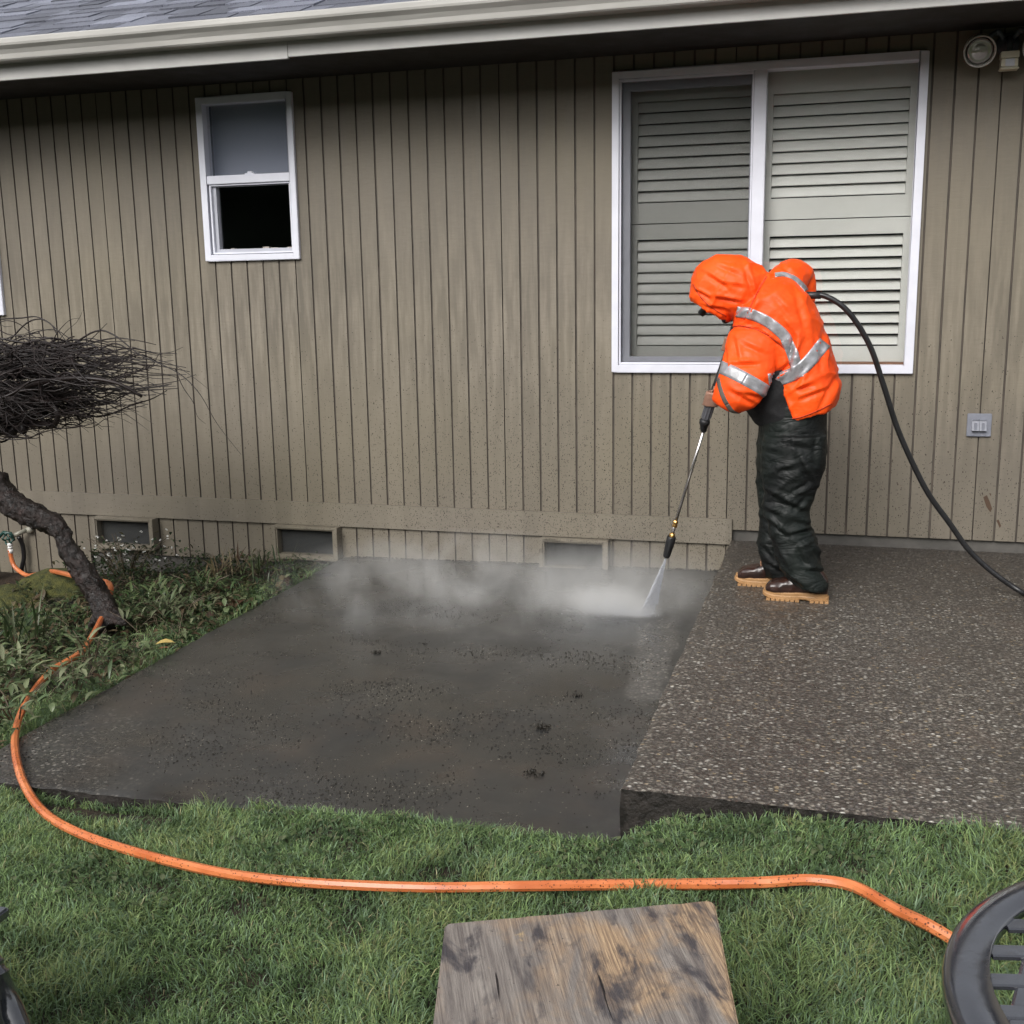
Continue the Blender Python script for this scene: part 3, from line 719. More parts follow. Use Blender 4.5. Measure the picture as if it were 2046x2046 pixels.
# --- black sweater under the open jacket
blk = m_simple('black_knit', (.006,.006,.007), .9, .3, 60, .4, .003)
mb = MB()
mb.loft([ringpx((1385,640),(1500,620),YC,.15), ringpx((1385,700),(1535,690),YC,.165), ringpx((1404,765),(1560,730),YC,.17), ringpx((1425,796),(1558,765),YC,.165), ringpx((1445,808),(1552,800),YC,.15)], 24)
def px_of(v):
    d_ = v-CAM; z_ = d_.dot(_f); return ((1023+FOC*d_.dot(_r)/z_)/K, (1023-FOC*d_.dot(_u)/z_)/K)
def creases(lst, v, nn):
    """soft valley with a raised lip along each (ax, ay, bx, by, width, depth) line, near side only"""
    if nn.y > .25: return 0
    x, y = px_of(v); s_ = 0
    for ax, ay, bx, by, wd, dp in lst:
        ex, ey = bx-ax, by-ay; L2 = ex*ex+ey*ey; t = ((x-ax)*ex+(y-ay)*ey)/L2
        tc_ = max(0, min(1, t)); dx_, dy_ = x-ax-ex*tc_, y-ay-ey*tc_; d_ = math.hypot(dx_, dy_)
        if d_ > wd*4: continue
        sg_ = (ex*(y-ay)-ey*(x-ax))/math.sqrt(L2); tp__ = math.sin(math.pi*(.12+.76*tc_))
        s_ += dp*tp__*(-math.exp(-(d_/wd)**2) + .75*math.exp(-(((sg_+wd*1.7)/(wd*1.1))**2) - max(0, d_-abs(sg_))**2/(wd*wd)))
    return s_*(1 if nn.y < 0 else max(0, 1-nn.y*4))
JC = [(1328,515,1378,548,4,.006),(1345,562,1400,572,4,.006),(1326,578,1372,586,3.5,.005),(1402,500,1422,560,4,.006),(1312,548,1342,566,3,.006),(1350,500,1395,520,4,.004),(1360,535,1410,545,4,.004),
      (1441,524,1402,606,5,.012),(1497,635,1487,700,5,.014),(1486,690,1455,716,4,.012),(1376,618,1430,622,2.5,.004),(1430,622,1484,660,2.5,.004),
      (1378,690,1428,688,4,.006),(1378,738,1420,762,4,.007),(1392,742,1442,752,4,.006),(1384,640,1392,680,4,.006),(1400,650,1440,668,5,.004),(1370,660,1372,700,3,.005),
      (1500,738,1532,727,4,.007),(1508,755,1562,735,4,.006),(1556,610,1548,700,5,.005),(1582,705,1545,775,5,.005),(1500,545,1522,640,6,.005),(1470,600,1500,640,5,.004),(1475,745,1490,785,4,.007),(1520,690,1500,730,4,.006),(1470,500,1500,520,3,.005),(1460,560,1490,600,5,.004),(1535,640,1560,680,4,.005)]
TC_ = [(1504,866,1528,912,5,.012),(1436,926,1497,956,5,.010),(1454,947,1514,964,5,.010),(1526,912,1490,932,4,.009),(1441,980,1486,1014,5,.012),(1486,1012,1540,999,4,.012),(1500,985,1532,992,4,.008),(1462,1036,1482,1072,5,.011),(1503,1036,1520,1068,5,.010),(1510,1076,1560,1080,4,.009),(1484,1088,1512,1108,4,.009),
       (1440,850,1470,858,5,.006),(1495,840,1535,850,5,.006),(1470,890,1500,884,5,.007),(1436,960,1470,975,5,.009),(1520,940,1500,960,4,.008),(1535,1010,1500,1028,4,.009),(1436,1030,1460,1060,5,.009),(1444,1062,1480,1084,4,.009),(1530,1030,1548,1060,4,.008),(1488,815,1492,860,4,.004),(1540,820,1535,880,5,.006)]
def wr(v, nn): return .006*ridged(v, 9, (1,1,2))
remesh('sweater', mb, blk, .01, person, 3, disp=wr)
# --- trousers
mm = mat('wet_rain_trousers', (.010,.013,.012), .45, spec=.3); n = N(mm); p = n.map(n.pos(), (1,1,1))
f1 = n.noise(n.map(p, (1,1,2.2), rot=(0,.5,0)), 9, 3, .5, .8)
n.out(n.mix(n.rng(n.noise(p, 5, 4), .4, .65), (.0035,.0045,.0045), (.009,.013,.011)), n.rng(f1, .3, .7, .46, .7), n.bump(f1, .8, .018, n.bump(n.noise(p, 45, 4), .25, .004)))
M['trouser'] = mm
mb = MB()
mb.loft([ringpx((1440,762),(1560,752),YC,.165), ringpx((1432,800),(1561,800),YC,.18), ringpx((1427,850),(1560,850),YC,.185), ringpx((1428,885),(1550,885),YC,.175)], 28)
def leg(rows, Y0):
    mb.loft([ringpx((a, z), (b, z+dz), Y0+dy, h) for a, b, z, dz, h, dy in rows], 24)
leg([(1440,1560,820,0,.10,.0),(1436,1556,880,0,.10,0),(1440,1540,925,0,.095,0),(1440,1528,962,0,.09,0),(1448,1531,995,0,.088,0),(1455,1542,1015,2,.09,0),(1462,1546,1045,8,.092,0),(1472,1556,1068,12,.095,0),(1482,1562,1086,12,.10,0),(1494,1563,1098,16,.095,0)], YN)
leg([(1430,1530,820,0,.09,0),(1427,1515,880,0,.09,0),(1428,1510,925,0,.088,0),(1432,1502,962,0,.085,0),(1433,1500,980,0,.085,0),(1429,1500,1010,0,.088,0),(1430,1502,1040,4,.09,0),(1440,1506,1068,6,.09,0),(1443,1510,1082,14,.085,0)], YF)
def trw(v, nn):
    z = v.z
    q = Vector((v.x, v.y*.5, v.z)); rot = Matrix.Rotation(R(35), 3, 'Y') @ q
    k = (max(0,ridged(rot, 5.5, (.5,1,1.8), 3))**2.5)*.016 + (max(0,ridged(Matrix.Rotation(R(-30),3,'Y')@q, 8, (.6,1,1.8), 9))**2)*.007
    amt = 1.0 if z < .75 else max(.35, 1-(z-.75)*3)
    return (k*.45-.002)*amt + .0012*noise.noise(v*30) + creases(TC_, v, nn)*1.1
tro, _ = remesh('trousers', mb, M['trouser'], .007, person, 2, disp=trw)
# --- boots
lea = mat('wet_brown_leather', (.045,.014,.010), .28, spec=.6); n = N(lea); p = n.pos()
n.out(n.mix(n.rng(n.noise(p, 25, 4), .35, .7), (.038,.015,.010), (.016,.008,.006)), None, n.bump(n.noise(p, 60, 4), .35, .003))
solem = m_simple('tan_rubber_sole', (.36,.20,.085), .5, .15, 30, src='pos')
for (tx_, hx_, py_, yy, gz) in ((1441, 1562, 1137, YN-.005, .184), (1388, 1508, 1113, YF, .184)):
    toe = G(tx_, py_, gz); toe.y = yy; toe.x = P(tx_, py_, yy).x; heel = P(hx_, py_, yy); L = heel.x - toe.x; x0_ = toe.x; z0_ = .1825
    stn = []
    for fx, hgt, wd in ((.03,.030,.030),(.10,.052,.044),(.25,.064,.050),(.40,.074,.046),(.52,.092,.040),(.62,.105,.040),(.75,.115,.040),(.90,.110,.038),(.985,.075,.030)):
        stn.append((Vector((x0_+L*fx, yy, z0_+.020+hgt/2)), Vector((0,0,hgt/2)), Vector((0,wd,0))))
    mb = MB(); mb.loft(stn, 20, power=2.6)
    bt, _ = remesh('boot', mb, lea, .006, person, 3, disp=lambda v, nn: .003*ridged(v, 30))
    bt['label'] = 'nearer brown boot' if yy < -1 else 'farther brown boot'
    mb = MB(); out = []
    for k in range(40):
        t_ = 2*math.pi*k/40; cx_ = .5-.5*math.cos(t_); sg_ = 1 if math.sin(t_) >= 0 else -1
        wd = .051*(abs(math.sin(t_))**.55)*(1-.22*math.exp(-((cx_-.60)/.14)**2)); out.append((x0_-.006+(L+.010)*cx_, yy+sg_*wd))
    V = []; lv = [(0,.94),(.004,1.0),(.017,1.0),(.020,.96),(.030,.97),(.034,.90)]
    cx0 = x0_+L/2
    for dz, s_ in lv:
        for (x, y) in out:
            lift = .007*math.exp(-((x-cx0-L*.12)/.022)**2) if dz < .006 else 0
            V.append((cx0+(x-cx0)*s_, yy+(y-yy)*s_, z0_+dz+lift + (.010*max(0,(x0_+.05-x)/.05)**2)))
    F = [(i*40+k, i*40+(k+1)%40, (i+1)*40+(k+1)%40, (i+1)*40+k) for i in range(len(lv)-1) for k in range(40)] + [tuple(range(40))[::-1], tuple((len(lv)-1)*40+k for k in range(40))]
    mb.add(V, F)
    for i in range(13):
        if i in (7, 8): continue
        x = x0_+.012+L*i/13*.98
        for sy in (-1, 1): mb.box(x, x+L/13*.78, yy+sy*.030-.019, yy+sy*.030+.019, z0_-.006, z0_+.006)
    mb.build('sole', solem, bt, smooth=False)
    mb = MB(); 
    for i in range(4):
        fx = .40+.055*i; z_ = z0_+.108+.014*i
        mb.tube([(x0_+L*fx, yy-.034, z_-.022),(x0_+L*(fx-.01), yy-.018, z_-.002),(x0_+L*(fx-.01), yy+.018, z_-.002),(x0_+L*fx, yy+.034, z_-.022)], .0028, 6)
    mb.build('lace', m_simple('tan_lace', (.20,.10,.05), .7), bt)
# --- jacket
mm = mat('orange_hi_vis_cloth', (1.0,.105,.008), .55, spec=.3); n = N(mm); p = n.pos()
f1 = n.noise(n.map(p, (1,1,1.4)), 13, 3, .5, 1.2)
col = n.mix(n.rng(n.noise(p, 3.5, 3), .35, .65), (1.0,.10,.007), (.92,.078,.007))
n.out(col, n.rng(n.noise(p, 8, 3), .3, .7, .42, .6), n.bump(f1, .4, .010, n.bump(n.noise(p, 70, 3), .15, .002))); M['orange'] = mm
mb = MB()
tr = [ringpx((1468,790),(1568,764),YC,.10), ringpx((1464,799),(1575,768),YC,.175), ringpx((1461,790),(1583,752),YC,.182), ringpx((1455,752),(1587,730),YC,.185), ringpx((1440,705),(1577,688),YC,.185),
      ringpx((1412,668),(1562,640),YC,.188), ringpx((1392,636),(1545,590),YC,.195), ringpx((1384,612),(1527,556),YC,.195), ringpx((1386,596),(1500,532),YC,.19), ringpx((1393,592),(1468,520),YC,.13), ringpx((1398,598),(1450,525),YC,.10)]
mb.loft(tr, 30, power=2.25)
hood = [ringpx((1402,606),(1468,524),YC,.10), ringpx((1398,609),(1446,512),YC,.105), ringpx((1392,606),(1418,491),YC,.118), ringpx((1388,602),(1386,480),YC,.124), ringpx((1385,600),(1352,479),YC,.122), ringpx((1381,598),(1324,496),YC,.112),
        ringpx((1379,602),(1304,526),YC,.100), ringpx((1375,606),(1301,553),YC,.090), ringpx((1369,606),(1304,568),YC,.080), ringpx((1364,598),(1311,568),YC,.070), ringpx((1358,584),(1324,562),YC,.058)]
mb.loft(hood, 30, power=2.1)
arm = [ringpx((1395,600),(1490,618),-1.08,.08), ringpx((1375,628),(1478,648),-1.13,.085), ringpx((1368,662),(1468,680),-1.16,.082), ringpx((1362,692),(1458,714),-1.19,.078), ringpx((1355,714),(1444,745),-1.205,.074),
       ringpx((1347,735),(1424,770),-1.21,.066), ringpx((1344,750),(1396,778),-1.205,.056), ringpx((1347,757),(1376,776),-1.20,.050), ringpx((1352,760),(1374,770),-1.20,.036)]
mb.loft(arm, 24)
mb.tube(catmull([P(1462,570,-.85), P(1486,530,-.75), P(1506,524,-.67), P(1508,560,-.66), P(1470,600,-.73), P(1420,632,-.83), P(1398,646,-.90)], 4), interp([.10,.085,.068,.07,.068,.058,.050], 25), 18)
def jw(v, nn):
    q = v - P(1395, 600, YC)
    rot = Matrix.Rotation(R(-40), 3, 'Y') @ v
    k = (max(0,ridged(rot, 4.2, (1.8,1,.5), 5))**4)*.012 + (max(0,ridged(Matrix.Rotation(R(25),3,'Y')@v, 6.5, (.6,1,1.6), 2))**4)*.009 + .004*noise.noise(v*6)
    hd = (v - head_c).length
    if hd < .19: k += (max(0,ridged(Matrix.Rotation(R(60),3,'Y')@v, 8, (.5,.8,1.8), 11))**4)*.014
    # cinched hem ripple
    return k*.45-.001 + creases(JC, v, nn)*1.75 + .0012*noise.noise(v*55)
jacket, jb = remesh('jacket', mb, M['orange'], .0065, person, 3, disp=jw)
# reflective tape lying on the cloth
tapem = mat('reflective_tape', (.36,.36,.38), .35, .35, spec=.5); n = N(tapem); p = n.pos()
n.out(n.mix(n.rng(n.noise(p, 30, 3), .35, .7), (.30,.30,.31), (.46,.46,.49)), n.rng(n.noise(p, 14, 3), .3, .7, .25, .5), n.bump(n.noise(p, 25, 3), .5, .006))
taped = mat('tape_edge_grey', (.10,.085,.07), .6)
def grid_strip(name, pts, mt, th=.003):
    """pts[i][j] points on the cloth -> thin thick strip"""
    V = []; F = []; n_i = len(pts); n_j = len(pts[0])
    for i in range(n_i):
        for j in range(n_j):
            q, nn = pts[i][j]; V.append(q + nn*th)
    base = len(V)
    for i in range(n_i):
        for j in range(n_j):
            q, nn = pts[i][j]; V.append(q - nn*.006)
    for i in range(n_i-1):
        for j in range(n_j-1):
            a = i*n_j+j; F.append((a, a+1, a+n_j+1, a+n_j))
            F.append((base+a, base+a+n_j, base+a+n_j+1, base+a+1))
    for i in range(n_i-1):
        a, b = i*n_j, (i+1)*n_j; F.append((a, b, base+b, base+a)); a, b = a+n_j-1, b+n_j-1; F.append((b, a, base+a, base+b))
    for j in range(n_j-1):
        F.append((j+1, j, base+j, base+j+1)); a = (n_i-1)*n_j+j; F.append((a, a+1, base+a+1, base+a))
    return mk(name, V, F, mt, jacket, smooth=True)
def strip_side(name, line, w0, w1, n_i=46, n_j=7, mt=None, ydir=1):
    """tape along a picture-space line, laid on the near side of the cloth"""
    L = catmull([Vector((a, b, 0)) for a, b in line], 12); m_ = len(L)-1; rows = []
    for i in range(n_i):
        t = i/(n_i-1)*m_; k = min(int(t), m_-1); c = L[k].lerp(L[k+1], t-k)
        tg = (L[min(k+1, m_)] - L[max(k-1, 0)]).normalized(); nn = Vector((-tg.y, tg.x, 0)); w_ = w0+(w1-w0)*i/(n_i-1); row = []
        for j in range(n_j):
            q = c + nn*((j/(n_j-1)-.5)*w_)
            hit, hn, _i, _d = jb.ray_cast(CAM, ray(q.x, q.y).normalized())
            if hit is None: row = None; break
            row.append((hit, hn))
        if row: rows.append(row)
    if len(rows) > 2: return grid_strip(name, rows, mt or tapem)
strip_side('reflective_tape', [(1390,588),(1418,593),(1450,608),(1478,632),(1487,648)], 20, 21)
strip_side('reflective_tape', [(1483,640),(1494,665),(1502,690),(1506,712)], 21, 22)
strip_side('reflective_tape', [(1450,717),(1478,713),(1503,702),(1528,680),(1556,646)], 24, 25)
strip_side('reflective_tape', [(1462,519),(1480,518),(1500,526),(1516,541),(1521,548)], 8, 8)
def wrap(name, c, ax, up_, w_, mt=None, start=.22, n_i=44, n_j=5):
    ax = ax.normalized(); a = (up_ - ax*up_.dot(ax)).normalized(); b = ax.cross(a); rows = []
    for i in range(n_i+1):
        t = 2*math.pi*i/n_i; dr = a*math.cos(t)+b*math.sin(t); row = []
        for j in range(n_j):
            cc = c + ax*((j/(n_j-1)-.5)*w_)
            hit, hn, _i, dd = jb.ray_cast(cc, dr)
            if hit is None: row = None; break
            if hn.dot(dr) < 0: hn = -hn
            row.append((hit, hn))
        ok = row and max((r_[0]-c).length for r_ in row) < start
        if ok: rows.append(row)
        elif len(rows) > 3: grid_strip(name, rows, mt or tapem); rows = []
        else: rows = []
    if len(rows) > 3: grid_strip(name, rows, mt or tapem)
aT = P(1411,703,-1.22); aE = P(1380,764,-1.22)
wrap('reflective_tape', P(1405,716,-1.23), P(1385,750,-1.23)-P(1425,680,-1.2), Vector((0,-1,0)), .052, start=.16)
wrap('reflective_tape', P(1380,757,-1.215), P(1358,768,-1.2)-P(1405,745,-1.23), Vector((0,-1,0)), .018, mt=taped, start=.12)
seam = mat('seam_stitch', (.45,.035,.004), .7)  # darker orange stitching lines
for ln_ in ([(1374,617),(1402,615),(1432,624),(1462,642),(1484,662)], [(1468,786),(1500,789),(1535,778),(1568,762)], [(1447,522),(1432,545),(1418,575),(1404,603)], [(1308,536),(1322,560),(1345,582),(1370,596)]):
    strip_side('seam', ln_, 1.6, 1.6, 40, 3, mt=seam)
# cap brim
mb = MB(); bc = P(1341, 573, YC); tip = P(1322, 592, YC); dv = (tip-bc); sd = Vector((0,1,0)); nn_ = dv.normalized().cross(sd)
V = []; F = []
for i in range(7):
    t = i/6; w_ = .072*math.sqrt(max(0.02, 1-(t*.96)**2.4))
    for j in range(9):
        s_ = (j/8-.5)*2; V.append(bc - dv*.25 + dv*1.3*t + sd*w_*s_ - nn_*(.012*s_*s_))
for i in range(7):
    for j in range(9): V.append(Vector(V[i*9+j]) + nn_*.016)
for i in range(6):
    for j in range(8):
        a = i*9+j; F.append((a,a+1,a+10,a+9)); F.append((63+a,63+a+9,63+a+10,63+a+1))
for i in range(6):
    F.append((i*9,(i+1)*9,63+(i+1)*9,63+i*9)); F.append(((i+1)*9+8,i*9+8,63+i*9+8,63+(i+1)*9+8))
for j in range(8): F.append((54+j,55+j,63+55+j,63+54+j))
mb.add(V, F); mb.build('cap', m_simple('black_cap', (.008,.008,.009), .8), person, smooth=True)
mb = MB(); mb.tube(catmull([P(1366,601,YC-.05), P(1368,606,YC), P(1380,602,YC+.02), P(1388,597,YC-.04)], 4), .011, 8)
mb.build('collar', blk, person, smooth=True)

# ------------------------------------------------------------------ pressure washer lance, held
lance = thing('pressure_washer_lance', 'long steel pressure washer lance with black grip pointed at the lower slab', 'pressure washer lance', tuple(LG))
GH = P(1392, 640, -.92)
mb = MB(); mb.tube([LA - ld*.05, LA, LA+(LB-LA)*.3], [.018,.024,.020], 12)
mb.tube([LA + ld*.01, P(1410,640,-.97), P(1428,650,-.96)], [.022,.019,.018], 10)
mb.build('trigger_gun', M['black_plastic'], lance, smooth=True)
mb = MB(); mb.tube([LA+(LB-LA)*.2, LB], [.016,.017], 12); mb.build('barrel', M['black_rubber'], lance, smooth=True)
mb = MB(); a = (LC-LB).orthogonal().normalized(); 
mb.loft([(LB-ld*.02, a*.012, ld.cross(a)*.012),(LB-ld*.01, a*.019, ld.cross(a)*.019),(LC-ld*.006, a*.020, ld.cross(a)*.020),(LC, a*.017, ld.cross(a)*.017)], 10)
for k in range(10):
    t_ = 2*math.pi*k/10; o_ = (a*math.cos(t_)+ld.cross(a)*math.sin(t_))*.019; mb.tube([LB+o_, LC-ld*.01+o_], .0028, 5)
mb.build('grip', M['grey_plastic'], lance, smooth=False)
mb = MB(); mb.tube([LC, LC+ld*.006, LC+ld*.022, LC+ld*.024, LD-ld*.004, LD], [.017,.023,.022,.018,.014,.011], 14); mb.build('coupler', M['black_plastic'], lance, smooth=True)
mb = MB(); mb.tube([LD-ld*.01, LE], .0068, 12, cap=True); mb.build('tube', M['steel'], lance, smooth=True)
le = (LF-LE).normalized()
mb = MB(); mb.tube([LE-le*.006, LE, LE+le*.008, LE+le*.010, LE+le*.014, LE+le*.016, LE+le*.026], [.008,.012,.012,.009,.009,.0125,.0125], 6); mb.build('brass_fitting', M['brass'], lance)
mb = MB(); mb.tube([LE+le*.02, LF], .0078, 12); mb.build('spray_stem', M['steel'], lance, smooth=True)
lf = (LG-LF).normalized()
mb = MB(); mb.tube([LF-lf*.006, LF, LF+lf*.012, LF+lf*.014], [.010,.014,.014,.018], 12); mb.build('brass_fitting', M['brass'], lance)
mb = MB(); mb.tube([LF+lf*.010, LF+lf*.014, LF+lf*.05, LG-lf*.006, LG], [.017,.0205,.0205,.016,.014], 18); mb.build('nozzle', M['black_rubber'], lance, smooth=True)
# black high pressure hose
hp = [P(1428,650,-.96), P(1465,600,-.90), P(1500,566,-.93), P(1527,557,-.97), P(1560,560,-.98), P(1600,588,-.98), P(1640,650,-.96), P(1668,730,-.94), P(1692,805,-.92), P(1720,870,-.9), P(1752,932,-.88), P(1790,985,-.86), P(1830,1040,-.85), P(1880,1085,-.855)]
e1 = G(1934,1121,.197); e2 = G(1990,1150,.197)
hp += [e1, e2, Vector((6.3,-1.15,.196)), Vector((6.9,-1.0,.196)), Vector((7.6,-1.5,.196)), Vector((8.4,-2.4,.196)), Vector((8.8,-3.0,.196))]
mb = MB(); mb.tube(catmull(hp, 7), .0118, 12); hh = mb.build('pressure_hose', M['black_rubber'], None, True); tag(hh, 'long black pressure hose arching from behind the worker down to the higher slab', 'hose')
mb = MB(); mb.tube([P(1520,557,-.965), P(1522,557,-.966), P(1548,557.5,-.978), P(1549,557.5,-.979)], [.013,.0155,.0155,.0125], 12); mb.build('hose_sleeve', M['black_plastic'], hh, True)

# ------------------------------------------------------------------ orange hose
mm = mat('orange_hose_rubber', (.62,.20,.07), .32, spec=.5); n = N(mm); p = n.pos()
v = n.vor(n.map(p, (1,1,1)), 190); r_ = n.new('ShaderNodeSeparateColor'); n.ln(v.outputs['Color'], r_.inputs[0])
dm = n.rng(n.noise(p, 5, 4), .38, .6, .03, .5)
spk = n.math('MULTIPLY', n.math('LESS_THAN', r_.outputs[0], dm), n.math('LESS_THAN', v.outputs['Distance'], n.rng(n.noise(p, 90, 2), .3, .7, .15, .55)))
col = n.mix(n.rng(n.noise(p, 9, 3), .35, .65), (.68,.22,.08), (.50,.13,.04)); z = n.sep(n.g.outputs['Normal'])[2]
col = n.mix(n.math('MULTIPLY', spk, .85), col, (.03,.012,.008)); n.out(col, None, n.bump(n.noise(p, 80, 2), .1, .002)); M['hose'] = mm
def ghz(x, y, up_=.0):
    if x > RX-.1: y = min(y, FY-.03)
    if GX-.06 < x < RX and y > FY-.02: return max(gh(x, y), zl(x, y)) + up_
    if x < GX: return gh(x, y) + .095 + up_
    return gh(x, y) + .024 + up_
def gp_(px, py, zz=-.03, lift=.014):
    q = G(px, py, zz)
    z_ = q.z
    for _ in range(30): z_ += .35*(ghz(q.x, q.y, lift)-z_); q = G(px, py, z_)
    return q
hpts = [Vector((-.005,-.115,-.09)), P(19,1040,-.12), P(27,1068,-.125), P(50,1085,-.16), P(72,1083,-.30), P(95,1078,-.62), P(120,1082,-.80), P(150,1090,-1.0), P(182,1096,-1.08), P(201,1098,-1.12), P(209,1108,-1.16), P(206,1130,-1.24)]
hpts += [gp_(190,1170), gp_(172,1203), gp_(151,1232), gp_(122,1250), gp_(96,1266), gp_(68,1298), gp_(47,1330), gp_(31,1372), gp_(29,1420,lift=.02), gp_(46,1480), gp_(84,1533), gp_(150,1572), gp_(250,1606), gp_(370,1637), gp_(480,1656), gp_(620,1668), gp_(800,1674), gp_(960,1672), gp_(1150,1669), gp_(1330,1668), gp_(1440,1665), gp_(1530,1660), gp_(1610,1672), gp_(1690,1716), gp_(1790,1768)]
q = hpts[-1]; hpts += [Vector((5.55,-3.62,-.01)), Vector((5.9,-3.85,-.01)), Vector((6.6,-3.9,-.01)), Vector((7.6,-4.3,-.01))]
mb = MB(); mb.tube(catmull(hpts, 8), .0135, 8, twist=.02)
oh = mb.build('garden_hose', M['hose'], None, False); tag(oh, 'orange garden hose looping over the lawn from the tap', 'hose')
for pl in oh.data.polygons: pl.use_smooth = False
mb = MB(); mb.tube([(-.008,-.112,-.035),(-.006,-.115,-.05),(-.006,-.115,-.051)], [.016,.017,.013], 14); mb.tube([(-.006,-.115,-.055),(-.006,-.115,-.068)], .015, 14); mb.tube([(-.005,-.116,-.072),(-.004,-.117,-.098)], [.0155,.0165], 14)
mb.build('hose_fitting', m_simple('white_plastic', (.7,.7,.68), .35, .05), oh, True)

# ------------------------------------------------------------------ bare pruned tree
bark = mat('wet_bark', (.02,.014,.012), .5, spec=.5); n = N(bark); p = n.pos()
a_ = n.noise(n.map(p, (1,1,1)), 28, 5, .65, 1.0)
col = n.mix(n.rng(a_, .35, .65), (.005,.004,.0035), (.024,.014,.011)); col = n.mix(n.rng(n.noise(p, 9, 3), .56, .72, 0, .5), col, (.055,.032,.028))
n.out(col, n.rng(a_, .3, .7, .3, .6), n.bump(a_, 1.0, .02, n.bump(n.noise(p, 90, 4), .6, .006)))
twigm = m_simple('wet_twig', (.012,.0065,.0055), .5, .45, 6, .3, .002, src='pos')
TY = -1.35
tree = thing('bare_tree', 'leafless pruned weeping tree with twisted leaning trunk and tangled flat crown', 'tree', tuple(G(200,1160,-.12)))
tp_ = [(214,1185,-1.42),(203,1160,-1.40),(186,1125,TY),(165,1090,TY),(140,1055,TY),(124,1030,TY),(117,1006,TY),(98,988,TY),(62,972,TY),(25,952,TY),(-8,915,TY),(-40,880,TY),(-75,850,TY),(-90,815,TY)]
tc = catmull([P(*q) for q in tp_], 10); rr = interp([.075,.060,.054,.054,.050,.044,.042,.052,.062,.064,.055,.048,.045,.05], len(tc))
mb = MB(); mb.tube(tc, rr, 20)
kn = P(3,905,TY); mb.ell(P(5,925,TY), (.05,.05,.06)); mb.tube([P(-5,935,TY), P(3,895,TY)], [.05,.034], 14)
for a_x, a_y in ((232,1178),(175,1185),(205,1190)): mb.tube([P(200,1150,-1.38), P(a_x,a_y,-1.42+random.uniform(-.05,.08))], [.05,.02], 10)
def bk(v, nn): return .011*ridged(v, 16, (1,1,.7)) + .008*ridged(v, 38, (1,1,.6), 4) - .009
remesh('trunk', mb, bark, .010, tree, 1, disp=bk)
mb = MB(); CB = P(-90,815,TY); CT = P(-75,725,TY)
mb.tube(catmull([P(-90,825,TY), P(-40,818,TY-.05), P(5,812,TY-.05), P(22,818,TY-.08), P(30,806,TY-.08), P(44,812,TY-.1), P(40,795,TY-.1)], 6), interp([.032,.028,.024,.022,.018,.02,.012], 37), 10)
mb.tube(catmull([P(0,800,TY), P(45,803,TY-.06), P(85,800,TY-.1), P(102,803,TY-.12), P(109,780,TY-.13), P(96,764,TY-.12), P(60,752,TY-.1), P(0,740,TY)], 6), interp([.018,.013,.011,.012,.013,.012,.010,.012], 43), 9)
mb.tube(catmull([P(-80,820,TY), P(-20,765,TY+.05), P(60,735,TY+.1), P(110,742,TY+.05), P(145,768,TY+.02)], 6), interp([.035,.022,.014,.011,.012], 25), 9)
mb.tube(catmull([P(-80,800,TY), P(20,740,TY-.1), P(120,715,TY-.2), P(210,720,TY-.2), P(268,748,TY-.15)], 6), interp([.03,.016,.011,.008,.007], 25), 8)
mb.tube(catmull([P(-60,810,TY), P(30,770,TY+.2), P(110,760,TY+.25), P(155,795,TY+.2)], 6), interp([.02,.012,.007,.005], 19), 7)
rt = random.Random(11)
C0 = P(-55, 720, TY); 
def twig(p0, p1, r0, r1, wob, sag, seg=9, curl=0):
    pts = []; d_ = p1-p0; L = d_.length; n1 = Vector((rt.uniform(-1,1), rt.uniform(-1,1), rt.uniform(-1,1))).cross(d_).normalized(); n2 = n1.cross(d_).normalized()
    a1, a2, f1_, f2_ = rt.uniform(0,6.28), rt.uniform(0,6.28), rt.uniform(.5,1.5), rt.uniform(1.5,3.4)
    for i in range(seg):
        t = i/(seg-1); e = math.sin(math.pi*t)
        q = p0 + d_*t + n1*wob*min(L,.5)*(math.sin(a1+f1_*6.28*t)-math.sin(a1))*(.5+.5*e) + n2*wob*.6*min(L,.5)*math.sin(a2+f2_*6.28*t)*e
        q.z += sag*L*(4*t*(1-t)) 
        pts.append(q)
    qq = catmull(pts, 2) if wob > .05 and seg > 6 else pts
    mb.tube(qq, interp([r0, r0*.8, r1], len(qq)), 5, cap=False); return pts
